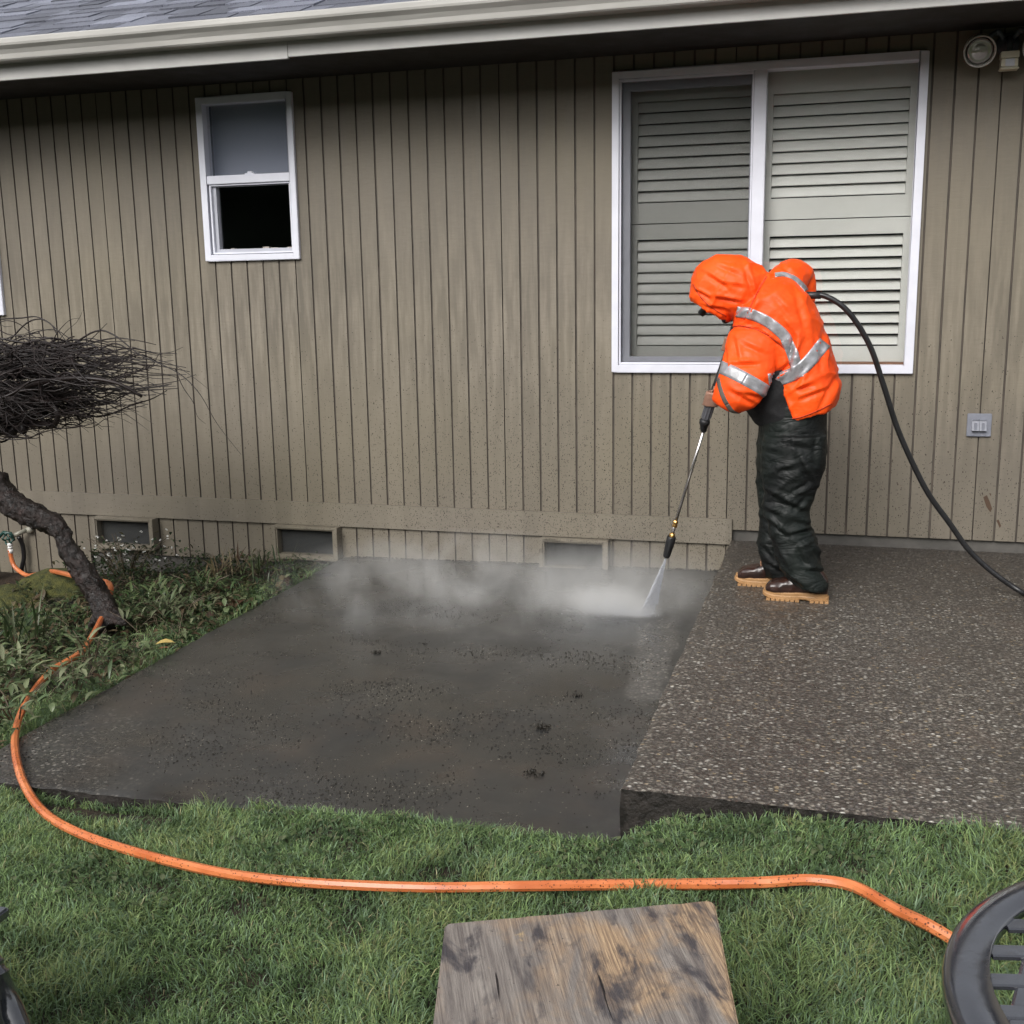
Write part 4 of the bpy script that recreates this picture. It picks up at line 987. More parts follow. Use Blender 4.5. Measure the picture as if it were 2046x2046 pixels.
for i in range(430):
    az = rt.uniform(-math.pi, math.pi)
    if i < 270: az = rt.gauss(0, .42)
    lay = rt.random()                            # 0 low .. 1 high
    Rm = np.interp(lay, [0,.2,.5,.7,.9,1], [.45,.80,1.06,1.18,.98,.75])*rt.choice([1,.96,.9,.85,.8,.7,.6,.5])
    zt = np.interp(lay, [0,.2,.5,.7,.9,1], [.88,.95,1.06,1.18,1.24,1.28]) + rt.gauss(0,.02)
    zs_ = np.interp(lay, [0,.2,.5,.7,.9,1], [.90,.98,1.09,1.20,1.26,1.30])
    r0 = rt.uniform(0, .55)*Rm
    p0 = Vector((C0.x + math.cos(az+rt.uniform(-1.1,1.1))*r0, C0.y + math.sin(az+rt.uniform(-1.1,1.1))*r0*.8, zs_ + rt.uniform(-.11,.06)))
    p1 = Vector((C0.x + math.cos(az)*Rm, C0.y + math.sin(az)*Rm*.7, zt))
    pts = twig(p0, p1, rt.choice([.0028,.0036,.0048,.0065]), rt.uniform(.0011,.0022), rt.choice([.02,.04,.06,.09,.12]), rt.uniform(-.06,.08), 12)
    for _ in range(rt.choice([1,1,2,3])):
        k = rt.randrange(3, 8); b0 = pts[k]; dr = (pts[k]-pts[k-1]).normalized()
        e = b0 + (dr*rt.uniform(.6,1.1) + Vector((rt.uniform(-.5,.5), rt.uniform(-.5,.5), rt.uniform(-.7,.35))))*rt.uniform(.05,.20)
        if e.z > .84: twig(b0, e, .0017, .0008, .06, 0, 5)
def tpx(pp, r0, r1, dy=0): 
    c = catmull([P(a, b, TY+dy) for a, b in pp], 6); mb.tube(c, interp([r0, r1], len(c)), 5, cap=False)
tpx([(60,640),(120,655),(180,625),(215,632),(262,668),(310,690),(345,710),(378,745),(410,800),(455,858)], .0055, .0008, .05)
tpx([(330,695),(345,730),(365,760),(372,785),(388,800)], .0022, .0007, .05)
tpx([(300,680),(330,690),(365,712),(395,736)], .002, .0007, .05)
tpx([(100,645),(108,628),(130,605),(150,600)], .003, .0008); tpx([(105,650),(125,625),(146,606),(160,578)], .002, .0005)
tpx([(150,655),(172,640),(190,622),(202,610)], .003, .0012); tpx([(0,602),(40,600),(70,598),(100,615),(130,650)], .004, .002)
tpx([(20,640),(50,610),(75,602),(96,612),(108,632)], .004, .003); tpx([(250,655),(290,665),(320,665),(345,655)], .003, .001, .05)
tpx([(200,750),(240,770),(290,800)], .002, .0006); tpx([(210,765),(250,790),(280,812)], .002, .0006); tpx([(88,650),(82,680),(74,720),(74,765)], .003, .002, -.25)
mb.build('crown', twigm, tree, True)

# ------------------------------------------------------------------ leaves: tinted meshes
def tinted(name, V, F, C, mt, parent=None, label=None, cat=None, kind=None, group=None):
    V = np.asarray(V, dtype=float); org = ((V[:,0].min()+V[:,0].max())/2, (V[:,1].min()+V[:,1].max())/2, V[:,2].min())
    me = bpy.data.meshes.new(name); nv = len(V); F = np.asarray(F, dtype=np.int32)
    me.vertices.add(nv); me.vertices.foreach_set('co', (V-np.array(org)).ravel())
    nf, k = F.shape; me.loops.add(nf*k); me.loops.foreach_set('vertex_index', F.ravel())
    me.polygons.add(nf); me.polygons.foreach_set('loop_start', np.arange(0, nf*k, k)); me.polygons.foreach_set('loop_total', np.full(nf, k))
    me.update(calc_edges=True)
    ca = me.color_attributes.new('tint', 'FLOAT_COLOR', 'POINT'); C4 = np.ones((nv, 4)); C4[:,:3] = C; ca.data.foreach_set('color', C4.ravel())
    o = link(name, me, mt, parent, True, org); return tag(o, label, cat, group, kind)
GR = m_leafattr('grass_blade', .45, .3); LF_ = m_leafattr('leaf', .35, .25)
def blades(X, Y, Z, H, W, lean_az, lean, C, segs=3):
    """tapered bent blades, quads only"""
    n_ = len(X); t = np.linspace(0, 1, segs+1)
    face = np.random.uniform(0, np.pi, n_)
    dx, dy = np.cos(lean_az), np.sin(lean_az); wx, wy = np.cos(face), np.sin(face)
    V = np.zeros((n_, segs+1, 2, 3))
    for i, tt in enumerate(t):
        b = lean*tt**1.8; hor = H*b; ver = H*tt*np.sqrt(np.maximum(.05, 1-(np.minimum(b,.97))**2*.8))
        wv = W*(1-tt**2*.92)*.5
        for s_, k in ((-1,0),(1,1)):
            V[:,i,k,0] = X + dx*hor + wx*wv*s_; V[:,i,k,1] = Y + dy*hor + wy*wv*s_; V[:,i,k,2] = Z + ver
    base = (np.arange(n_)*(segs+1)*2)[:,None]; F = []
    for i in range(segs): F.append(base + np.array([2*i, 2*i+1, 2*i+3, 2*i+2])[None,:])
    F = np.stack(F, 1).reshape(-1, 4)
    Cc = np.repeat(C[:,None,:], (segs+1)*2, axis=1).reshape(n_, segs+1, 2, 3)
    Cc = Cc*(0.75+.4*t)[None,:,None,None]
    return V.reshape(-1,3), F, Cc.reshape(-1,3)
rng_ = np.random.default_rng(5)
def ghv(X, Y): return np.array([gh(x, y) if (y < FY or x < GX or x > RX) else max(gh(x, y), zl(x, y)) for x, y in zip(X, Y)])
def nz(X, Y, s, seed=0): return np.array([noise.noise(Vector((x*s, y*s, seed))) for x, y in zip(X, Y)])
def lawn(n_, x0, x1, y0, y1, hs_=(.018,.044), keep=None, wd=(.0022,.0042)):
    X = rng_.uniform(x0, x1, n_); Y = rng_.uniform(y0, y1, n_)
    if keep is not None: k = keep(X, Y); X, Y = X[k], Y[k]
    n_ = len(X); a = nz(X, Y, 2.3, 1); b = nz(X, Y, 6, 4); c = nz(X, Y, 14, 8)
    thin = rng_.random(n_) < np.clip(1.3 + b*1.3 + c*.8, .3, 1); X, Y, a, b, c = X[thin], Y[thin], a[thin], b[thin], c[thin]; n_ = len(X)
    H = rng_.uniform(*hs_, n_)*(1+.5*a)*(1+.35*b); az = nz(X, Y, 4, 12)*6.5 + rng_.normal(0, 1.5, n_); lean = np.clip(rng_.normal(.75, .35, n_), .05, 1.3)
    g = np.array([.115,.170,.068]); yv = np.array([.34,.37,.15]); dk = np.array([.075,.135,.055]); st = np.array([.40,.37,.20]); bl = np.array([.15,.225,.13])
    u = rng_.random(n_)[:,None]; C = g*(.8+1.95*u); m1 = np.clip((a+c)*1.2+.15, 0, 1)[:,None]*rng_.random(n_)[:,None]; C = C*(1-m1)+yv*m1
    m2 = np.clip(-b*2, 0, .8)[:,None]; C = C*(1-m2)+dk*m2; m3 = (rng_.random(n_) < .03)[:,None]; C = np.where(m3, st*(.6+.6*u), C); m4 = (rng_.random(n_) < .25)[:,None]; C = np.where(m4, bl*(.7+.9*u), C)
    return blades(X, Y, ghv(X, Y), H, rng_.uniform(*wd, n_), az, lean, C)
def merge(parts):
    V = []; F = []; C = []; b = 0
    for v, f, c in parts: V.append(v); F.append(f+b); C.append(c); b += len(v)
    return np.vstack(V), np.vstack(F), np.vstack(C)
def front(X, Y):
    edge = FY - .02 + .075*np.clip((X-3.1)/.7, 0, 1) + .05*np.clip((X-3.9)/.3, 0, 1) + .05*np.array([noise.noise(Vector((x*3, 2, 0))) + .6*noise.noise(Vector((x*11, 4, 0))) for x in X]); edge = np.where(X > RX-.02, np.minimum(edge, FY-.02), edge)
    # muddy run-out where the lower slab meets the step
    mud = (np.abs(X-4.36) < .15) & (Y > FY+.02+.03*np.sin(X*40)) & (X < RX)
    bare = (((X-2.85)/.30)**2 + ((Y+3.24)/.035)**2 < 1)
    return (Y < edge) & ~mud & ~bare
parts = [lawn(175000, 1.7, 5.9, -4.30, -3.13, keep=front), lawn(60000, 5.9, 8.0, -4.4, -3.16), lawn(26000, 1.0, 6.8, -5.6, -4.3), lawn(45000, -0.6, 1.8, -4.3, -2.9)]
def side(X, Y): return (X < GX-.005+.02*np.sin(Y*9)) & (X > GX-.20-.12*np.sin(Y*7)) 
parts.append(lawn(26000, 1.7, GX+.02, -3.1, -.15, (.03,.08), side)); parts.append(lawn(16000, .3, GX, -3.1, -.9, (.02,.05)))
v_, f_, c_ = merge(parts)
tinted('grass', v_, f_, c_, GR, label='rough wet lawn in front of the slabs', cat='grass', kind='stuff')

def leafset(cs, L, W, az, el, curl, C, folds=.25):
    """ovate leaves: 4 segments, 3 verts across"""
    n_ = len(cs); t = np.linspace(0, 1, 5); prof_ = np.array([.12,.75,1.0,.66,.03]); V = np.zeros((n_,5,3,3))
    dx, dy = np.cos(az), np.sin(az); sx, sy = -dy, dx
    for i, tt in enumerate(t):
        e = el - curl*tt; hor = L*tt*np.cos(el-curl*tt*.5); ver = L*tt*np.sin(el-curl*tt*.5)
        for k, s_ in enumerate((-1,0,1)):
            w_ = W*prof_[i]*.5*s_
            V[:,i,k,0] = cs[:,0]+dx*hor+sx*w_; V[:,i,k,1] = cs[:,1]+dy*hor+sy*w_; V[:,i,k,2] = cs[:,2]+ver+np.abs(w_)*folds*2
    base = (np.arange(n_)*15)[:,None]; F = []
    for i in range(4):
        for k in range(2): a = i*3+k; F.append(base+np.array([a,a+1,a+4,a+3])[None,:])
    F = np.stack(F,1).reshape(-1,4)
    Cc = np.repeat(C[:,None,:], 15, axis=1).reshape(n_,5,3,3).copy(); Cc[:,:,1,:] *= 1.15
    return V.reshape(-1,3), F, Cc.reshape(-1,3)
def pal(n_, kind):
    P_ = {'dark': [(.02,.04,.015),(.03,.055,.02),(.015,.03,.012),(.05,.045,.02)], 'mid': [(.05,.085,.03),(.08,.11,.045),(.035,.06,.025),(.10,.12,.06)],
          'pale': [(.13,.17,.08),(.18,.21,.11),(.09,.13,.06),(.22,.24,.14)], 'dry': [(.12,.085,.05),(.07,.04,.025),(.17,.14,.08),(.09,.07,.04)]}[kind]
    return np.array([P_[i] for i in rng_.integers(0, 4, n_)])*rng_.uniform(.7, 1.2, (n_,1))
# ground cover in the bed, thick
HXY = np.array([(q.x, q.y) for q in catmull(hpts[8:22], 12)])
_cd = np.array([CAM.x, CAM.y]) - HXY; _cd /= np.linalg.norm(_cd, axis=1)[:,None]
HCL = np.vstack([HXY, HXY+_cd*.05, HXY+_cd*.10, HXY+_cd*.15])
def clear(X, Y, r=.045): return np.array([np.min((HCL[:,0]-x)**2+(HCL[:,1]-y)**2) > r*r for x, y in zip(X, Y)], dtype=bool)
def cover(n_, x0, x1, y0, y1, kind, L=(.02,.05), hgt=.06, keep=None):
    X = rng_.uniform(x0, x1, n_); Y = rng_.uniform(y0, y1, n_); k = X < GX-.01
    if keep is not None: k &= keep(X, Y)
    X, Y = X[k], Y[k]; b = nz(X, Y, 4, 21); kk = (rng_.random(len(X)) < np.clip(.8+b*2, .1, 1)) & clear(X, Y); X, Y = X[kk], Y[kk]; n_ = len(X)
    Z = ghv(X, Y) + rng_.uniform(.0, hgt, n_)*(1+nz(X, Y, 5, 3)); Ls = rng_.uniform(*L, n_)
    return leafset(np.stack([X,Y,Z],1), Ls, Ls*rng_.uniform(.25,.6,n_), rng_.uniform(0,6.28,n_), rng_.uniform(-.2,1.1,n_), rng_.uniform(.2,1.4,n_), pal(n_, kind))
parts = [cover(4200, .6, GX, -.9, -.03, 'dark', (.015,.04), .10), cover(1500, .9, GX, -.8, -.05, 'mid', (.015,.04), .09), cover(1900, .9, GX, -1.9, -.7, 'mid', (.02,.055), .07), cover(2500, .9, GX, -1.9, -.7, 'dark', (.02,.05), .05),
         cover(500, 1.3, GX, -1.7, -.6, 'pale', (.02,.06), .08), cover(1900, .5, GX, -3.0, -1.7, 'mid', (.02,.06), .07), cover(900, .8, GX, -3.0, -1.8, 'pale', (.025,.07), .09), cover(3200, .3, GX, -3.0, -.4, 'dry', (.02,.08), .05), cover(2500, -1, 1.2, -3.0, -.9, 'mid', (.02,.05), .05)]
def clover(X, Y): return (nz(X, Y, 3.1, 31) > .12)
Xc = rng_.uniform(2.0, 6.0, 5200); Yc_ = rng_.uniform(-3.75, -3.19, 5200); k = (nz(Xc, Yc_, 2.6, 31) > .10) | (rng_.random(5200) < .06); Xc, Yc_ = Xc[k], Yc_[k]; n_ = len(Xc)
Ls = rng_.uniform(.008,.020,n_); parts.append(leafset(np.stack([Xc,Yc_,ghv(Xc,Yc_)+rng_.uniform(.012,.035,n_)],1), Ls, Ls*.8, rng_.uniform(0,6.28,n_), rng_.uniform(-.1,.7,n_), rng_.uniform(0,.6,n_), pal(n_,'mid')*1.1))
v_, f_, c_ = merge(parts); tinted('ground_cover', v_, f_, c_, LF_, label='low leafy weeds and clover in the bed and lawn edge', cat='weeds', kind='stuff')
# dry stalks and strands, stuff
mb = MB(); rs = random.Random(3)
for i in range(520):
    x = rs.uniform(.7, GX-.02); y = rs.uniform(-3.0, -.1); L = rs.uniform(.05,.22); a = rs.uniform(0,6.28); h = gh(x,y)+rs.uniform(.0,.05); e = rs.uniform(-.1,.9) if rs.random()<.35 else rs.uniform(-.05,.25)
    p0 = Vector((x,y,h)); p1 = p0+Vector((math.cos(a)*L*math.cos(e), math.sin(a)*L*math.cos(e), L*math.sin(e))); 
    if p1.x > GX: continue
    mb.tube([p0, (p0+p1)/2+Vector((0,0,rs.uniform(0,.03))), p1], [.0014,.0012,.0006], 4, cap=False)
tag(mb.build('dry_stalks', m_simple('straw', (.13,.10,.065), .6, .5, 4, src='pos'), None, True), 'loose dry stalks lying in the planting bed', 'stalks', kind='stuff')

# individual plants
def plant(name, loc, nleaf, L, W, kind, label, cat='plant', el=(.3,1.3), curl=(.4,1.4), stems=0, spread=.05, rise=.0, col=1.0):
    t_ = thing(name, label, cat, tuple(loc)); loc = Vector(loc)
    cs = np.array([[loc.x+rng_.normal(0,spread), loc.y+rng_.normal(0,spread), loc.z+rise*rng_.random()] for _ in range(nleaf)])
    Ls = rng_.uniform(L[0], L[1], nleaf)
    v, f, c = leafset(cs, Ls, rng_.uniform(*W, nleaf), rng_.uniform(0,6.28,nleaf), rng_.uniform(*el,nleaf), rng_.uniform(*curl,nleaf), pal(nleaf, kind)*col)
    tinted('leaves', v, f, c, LF_, t_)
    mb = MB()
    for i in range(max(3, stems)):
        a = rs.uniform(0,6.28); mb.tube([loc+Vector((math.cos(a)*spread*.5, math.sin(a)*spread*.5, -.01)), loc+Vector((math.cos(a)*spread, math.sin(a)*spread, rise*.6+.02)), loc+Vector((math.cos(a)*spread*1.6, math.sin(a)*spread*1.6, rise+.02))], [.003,.0025,.0015], 6)
    mb.build('stems', m_simple('plant_stem', (.08,.06,.035), .6), t_)
    return t_
gg = 'leafy plants in the bed'
plant('leafy_plant', gp_(285,1140), 110, (.05,.10), (.012,.022), 'mid', 'dense leafy plant right of the trunk foot', spread=.10, rise=.07, stems=8)
plant('leafy_plant', gp_(330,1160), 80, (.05,.09), (.011,.02), 'pale', 'olive leafy plant beside the slab edge above the yellow leaf', spread=.09, rise=.06, stems=8, col=.6)
plant('leafy_plant', gp_(380,1112), 80, (.04,.08), (.010,.018), 'mid', 'low leafy plant farthest along the slab edge towards the wall', spread=.10, rise=.06, stems=7)
plant('leafy_plant', gp_(168,1240), 26, (.07,.12), (.014,.024), 'pale', 'pale green leafy plant growing over the orange hose', spread=.05, rise=.09, stems=6)
plant('leafy_plant', gp_(22,1272), 60, (.06,.13), (.014,.026), 'pale', 'pale sprawling plant at the left edge beside the hose', spread=.08, rise=.05, stems=8)
plant('leafy_plant', gp_(140,1292), 40, (.05,.10), (.014,.024), 'pale', 'pale sprawling plant between the hose and the slab', spread=.09, rise=.05, stems=8, col=.8)
plant('leafy_plant', gp_(30,1345), 60, (.04,.09), (.014,.026), 'pale', 'pale leafy clump where the hose bends onto the slab', spread=.09, rise=.05, stems=8)
plant('dock_plant', gp_(76,1195), 9, (.10,.16), (.04,.06), 'mid', 'broad leaved green plant above the pale plants', spread=.03, rise=.06, el=(.3,.8))
plant('strap_leaf_tuft', gp_(40,1215), 26, (.16,.30), (.007,.012), 'mid', 'upright tuft of green strap leaves at the left edge', spread=.04, rise=0, el=(1.0,1.5), curl=(.1,1.0), col=.8)
plant('strap_leaf_tuft', gp_(262,1250), 10, (.16,.24), (.005,.008), 'pale', 'arching grassy tuft with one bent blade beside the slab', spread=.02, rise=0, el=(.8,1.4), curl=(.8,2.0), col=.8)
plant('spiky_plant', gp_(430,1090), 46, (.08,.20), (.006,.011), 'dry', 'brownish spiky plant by the wall left of the muddy vent', spread=.06, rise=.02, el=(.6,1.5), curl=(.1,.7))
plant('spiky_plant', gp_(500,1082), 50, (.07,.16), (.005,.009), 'mid', 'green grassy plant under the muddy vent', spread=.09, rise=.02, el=(.5,1.5), curl=(.1,.8), col=.7)
fb = plant('flowering_shrub', gp_(235,1075), 300, (.02,.045), (.010,.020), 'dark', 'dark low shrub with tiny white blossoms below the left vent', 'shrub', spread=.16, rise=.15, stems=16, el=(-.2,1.2))
mb = MB(); c0 = gp_(235,1075)
for i in range(46):
    q = c0 + Vector((rs.gauss(0,.17), rs.gauss(0,.14), rs.uniform(.04,.19)))
    for k in range(4): mb.ell(q+Vector((rs.uniform(-.006,.006), rs.uniform(-.006,.006), rs.uniform(-.004,.004))), (.0045,.0045,.003), None, 6, 4)
mb.build('blossoms', m_simple('white_petals', (.7,.7,.66), .6), fb)
# mossy rocks
moss = mat('mossy_stone', (.05,.06,.015), .9); n = N(moss); p = n.pos()
nzv = n.sep(n.g.outputs['Normal'])[2]
col = n.mix(n.rng(n.math('ADD', nzv, n.math('MULTIPLY', n.noise(p, 14, 4), .8)), .45, .95), (.012,.011,.010), n.mix(n.rng(n.noise(p, 30, 4), .35, .65), (.028,.035,.008), (.085,.085,.018)))
n.out(col, None, n.bump(n.noise(p, 110, 4), 1, .012))
for (px_, py_, Y_, r_, lb) in ((104,1118,-.62,(.26,.20,.14),'larger mossy rock behind the leaning trunk'), (28,1145,-.80,(.24,.22,.12),'lower mossy rock at the left edge')):
    c = P(px_, py_, Y_); mb = MB(); mb.ell(c, r_, None, 28, 18)
    rk, _ = remesh('mossy_rock', mb, moss, .015, None, 1, disp=lambda v, nn: .03*noise.noise(v*5) + .008*noise.noise(v*22)); tag(rk, lb, 'rock')
# yellow leaf on the slab edge
c = G(313,1219,-.03)
v, f, cc = leafset(np.array([[c.x-.045, c.y-.01, c.z+.008],[c.x-.005, c.y-.05, c.z+.004]]), np.array([.085,.05]), np.array([.06,.02]), np.array([.5,.6]), np.array([.25,.1]), np.array([.5,.2]), np.array([[.62,.46,.16],[.25,.10,.06]]), .15)
tinted('fallen_leaf', v[:15], f[:8], cc[:15], LF_, label='single yellow fallen leaf at the slab edge', cat='leaf')
tinted('fallen_leaf', v[15:], f[8:]-15, cc[15:], LF_, label='narrow reddish leaf just below the yellow leaf', cat='leaf')

# ------------------------------------------------------------------ dirt on the lower slab
mud = m_simple('mud_and_moss', (.018,.015,.010), .55, .5, 40, .8, .004, src='pos')
rc = random.Random(9)
for (px_, py_, s_, lb) in ((1022,1376,.028,'largest dark moss clod on the lower slab'),(1005,1462,.022,'moss clod nearest the front of the lower slab'),(712,1228,.018,'small dark clod in the middle of the lower slab'),(800,1212,.010,'tiny dark clod right of the middle of the lower slab'),(1088,1315,.016,'flat dark clod left of the cleaned strip')):
    c = G(px_, py_, -.01); c.z = zl(c.x, c.y)+s_*.25; mb = MB()
    for k in range(26): mb.ell(c+Vector((rc.gauss(0,s_*.6), rc.gauss(0,s_*.5), rc.uniform(0,s_*.12))), (s_*rc.uniform(.08,.28),s_*rc.uniform(.08,.28),s_*rc.uniform(.08,.3)), Matrix.Rotation(rc.uniform(0,3),3,'Z'), 7, 5)
    tag(mb.build('moss_clod', mud, None, True), lb, 'moss clod')
def rubble(n_, fn, size, mt, name, label, cat):
    V = []; F = []
    for i in range(n_):
        q = fn()
        if q is None: continue
        s_ = rc.uniform(*size); b = len(V); a = rc.uniform(0,6.28)
        ring = [(q[0]+math.cos(a+k*1.2566+rc.uniform(-.3,.3))*s_*rc.uniform(.6,1.2), q[1]+math.sin(a+k*1.2566)*s_*rc.uniform(.5,1.1)) for k in range(5)]
        z = q[2]; hh_ = s_*rc.uniform(.2,.5)
        V += [(x,y,z-.001) for x,y in ring] + [(q[0]+(x-q[0])*.6, q[1]+(y-q[1])*.6, z+hh_*rc.uniform(.6,1)) for x,y in ring]
        F += [(b+k,b+(k+1)%5,b+5+(k+1)%5,b+5+k) for k in range(5)] + [tuple(b+5+k for k in range(5))]
    return tag(mk(name, V, F, mt), label, cat, kind='stuff')
def on_slab():
    while True:
        x = rc.uniform(GX+.02, RX-.03); y = rc.uniform(-3.13, -.05)
        d_ = noise.noise(Vector((x*2.5, y*3.5, 7)))*1.4 + (.35 if y < -2.0 else -.15) + (.25 if abs(y+2.28+.1*math.sin(x*4)) < .10 and x > 3.7 else 0) + noise.noise(Vector((x*9, y*9, 2)))*.5
        if rc.random() < max(.015, d_)**1.2 if d_ > 0 else rc.random() < .02: return (x, y, zl(x,y)+.002)
rubble(5200, on_slab, (.0015,.0045), mud, 'wet_debris', 'dark crumbs of moss and mud on the lower slab', 'debris')
rubble(1100, on_slab, (.0010,.0026), m_simple('pale_grit', (.22,.20,.16), .35, .6, 300, src='pos'), 'pale_grit', 'scattered pale wet grit on the lower slab', 'grit')
def wallfoot():
    x = rc.uniform(2.3, 4.45); y = -abs(rc.gauss(0, .012))-.002
    return (x, y, zl(x,y)+.003)
rubble(700, wallfoot, (.002,.009), mud, 'wet_debris', 'mud crumbs along the foot of the wall', 'debris')

# ------------------------------------------------------------------ weathered wooden bench in the foreground
mm = mat('weathered_wood', (.25,.22,.2), .55, spec=.4); n = N(mm); o_ = n.obj()
g1 = n.noise(n.map(o_, (26,1.6,10)), 2.2, 6, .65); g2 = n.noise(n.map(o_, (150,4,30)), 2, 6, .7); pt = n.noise(n.map(o_, (1.4,.8,1)), 5.5, 5, .6, .6); pt2 = n.noise(n.map(o_, (2.2,.9,1), loc=(3,1,0)), 7, 5, .62, .4)
col = n.mix(n.rng(g1, .3, .7), (.15,.13,.12), (.38,.34,.30))
ox = n.sep(o_)[0]
col = n.mix(n.math('MULTIPLY', n.rng(pt, .43, .58), n.rng(ox, -.20, .0, .3, .95)), col, n.mix(n.rng(g2, .3, .7), (.32,.20,.12), (.60,.43,.26)))
col = n.mix(n.rng(pt2, .52, .62, 0, .9), col, (.052,.050,.060))
col = n.mix(n.rng(n.noise(n.map(o_, (1,1,1), loc=(5,2,0)), 12, 5, .7), .66, .72, 0, .8), col, (.62,.45,.24))
sm_ = n.noise(o_, 70, 3); col = n.mix(n.rng(sm_, .68, .74, 0, .85), col, (.02,.015,.012))
cr = n.noise(n.map(o_, (42,1.3,1), loc=(1.3,.2,0)), 1.6, 3, .5, .3); crm = n.rng(cr, .70, .715); col = n.mix(crm, col, (.008,.006,.006))
col = n.mix(n.rng(g2, .35, .6, .55, 0), col, (.06,.048,.045))
hgt = n.math('SUBTRACT', n.math('ADD', n.math('MULTIPLY', g2, .6), n.math('MULTIPLY', sm_, .3)), n.math('MULTIPLY', crm, 2.5))
n.out(col, n.rng(pt, .3, .7, .3, .65), n.bump(hgt, .7, .006)); M['wood'] = mm
BZ = .43
A_ = G(838,1741,BZ); B_ = G(1345,1697,BZ)           # far corners of the top
L1 = G(1393,1932,BZ); L0 = G(815,1932,BZ)
ux = (B_-A_); wdt = ux.length; ux.normalize(); uy = -((L0-A_).normalized()+(L1-B_).normalized()).normalized(); uy = Vector((uy.x,uy.y,0)).normalized()
ang = math.atan2(ux.y, ux.x)
bench = thing('wooden_bench', 'weathered wooden bench top with rounded corners in the foreground', 'bench', ((A_+B_)/2).to_tuple()[:2]+(-.04,))
def bench_top(x0, x1, name):
    V = []; F = []; length = 1.05; nx_, ny_ = 40, 60; h = .035; R_ = .014; xsh = wdt/2
    pts = []
    # outline with rounded far corners, local x along ux, y towards the camera (negative)
    out = []
    for k in range(7): a = math.pi/2*k/6; out.append((-xsh+R_-R_*math.cos(a), -R_+R_*math.sin(a)))
    for k in range(1,20): out.append((-xsh+R_+(2*xsh-2*R_)*k/20, 0))
    for k in range(7): a = math.pi/2*k/6; out.append((xsh-R_+R_*math.sin(a), -R_+R_*math.cos(a)))
    d1 = L1-B_; fl_ = (d1.x*ux.x+d1.y*ux.y)/max(.05, -(d1.x*-ux.y+d1.y*ux.x))*length; d0 = L0-A_; fl0 = (d0.x*ux.x+d0.y*ux.y)/max(.05, -(d0.x*-ux.y+d0.y*ux.x))*length
    out += [(xsh+fl_*t_, -R_-(length-2*R_)*t_) for t_ in (.2,.4,.6,.8)] + [(xsh+fl_, -length), (-xsh+fl0, -length)] + [(-xsh+fl0*t_, -R_-(length-2*R_)*t_) for t_ in (.8,.6,.4,.2)]
    out = [(x+noise.noise(Vector((x*30,y*30,0)))*.0025, y+noise.noise(Vector((x*30,y*30,5)))*.003) for x, y in out]
    bm = bmesh.new(); vs = [bm.verts.new((x,y,0)) for x,y in out]; f = bm.faces.new(vs); bm.normal_update()
    if f.normal.z < 0: f.normal_flip()
    r_ = bmesh.ops.extrude_face_region(bm, geom=[f]); 
    for e in r_['geom']:
        if isinstance(e, bmesh.types.BMVert): e.co.z -= h
    bmesh.ops.recalc_face_normals(bm, faces=bm.faces)
    ed = [e for e in bm.edges if abs(e.verts[0].co.z) < 1e-6 and abs(e.verts[1].co.z) < 1e-6]
    bmesh.ops.bevel(bm, geom=ed, offset=.004, segments=2, affect='EDGES')
    me = bpy.data.meshes.new(name); bm.to_mesh(me); bm.free()
    o = link(name, me, M['wood'], bench, False, tuple((A_+B_)/2)); o.rotation_euler.z = ang; return o
bt_ = bench_top(0, 0, 'seat')
# seams between the boards: dark grooves
mb = MB()
cen = (A_+B_)/2
def bl(x, y, z): return cen + ux*x + Vector((ux.y, -ux.x, 0))*(-y)*1.0 + Vector((0,0,z))
for sx in (-.18, .18):
    for yy in (-.16, -.90):
        c = bl(sx, yy, 0); mb.box(c.x-.03, c.x+.03, c.y-.03, c.y+.03, -.05, BZ-.038)
mb.build('legs', M['wood'], bench) if False else None
for sx in (-.18, .18):
    for yy in (-.16, -.90):
        c = bl(sx, yy, 0); MB().box(c.x-.03, c.x+.03, c.y-.03, c.y+.03, -.06, BZ-.036).build('leg', M['wood'], bench, bevel=.003)

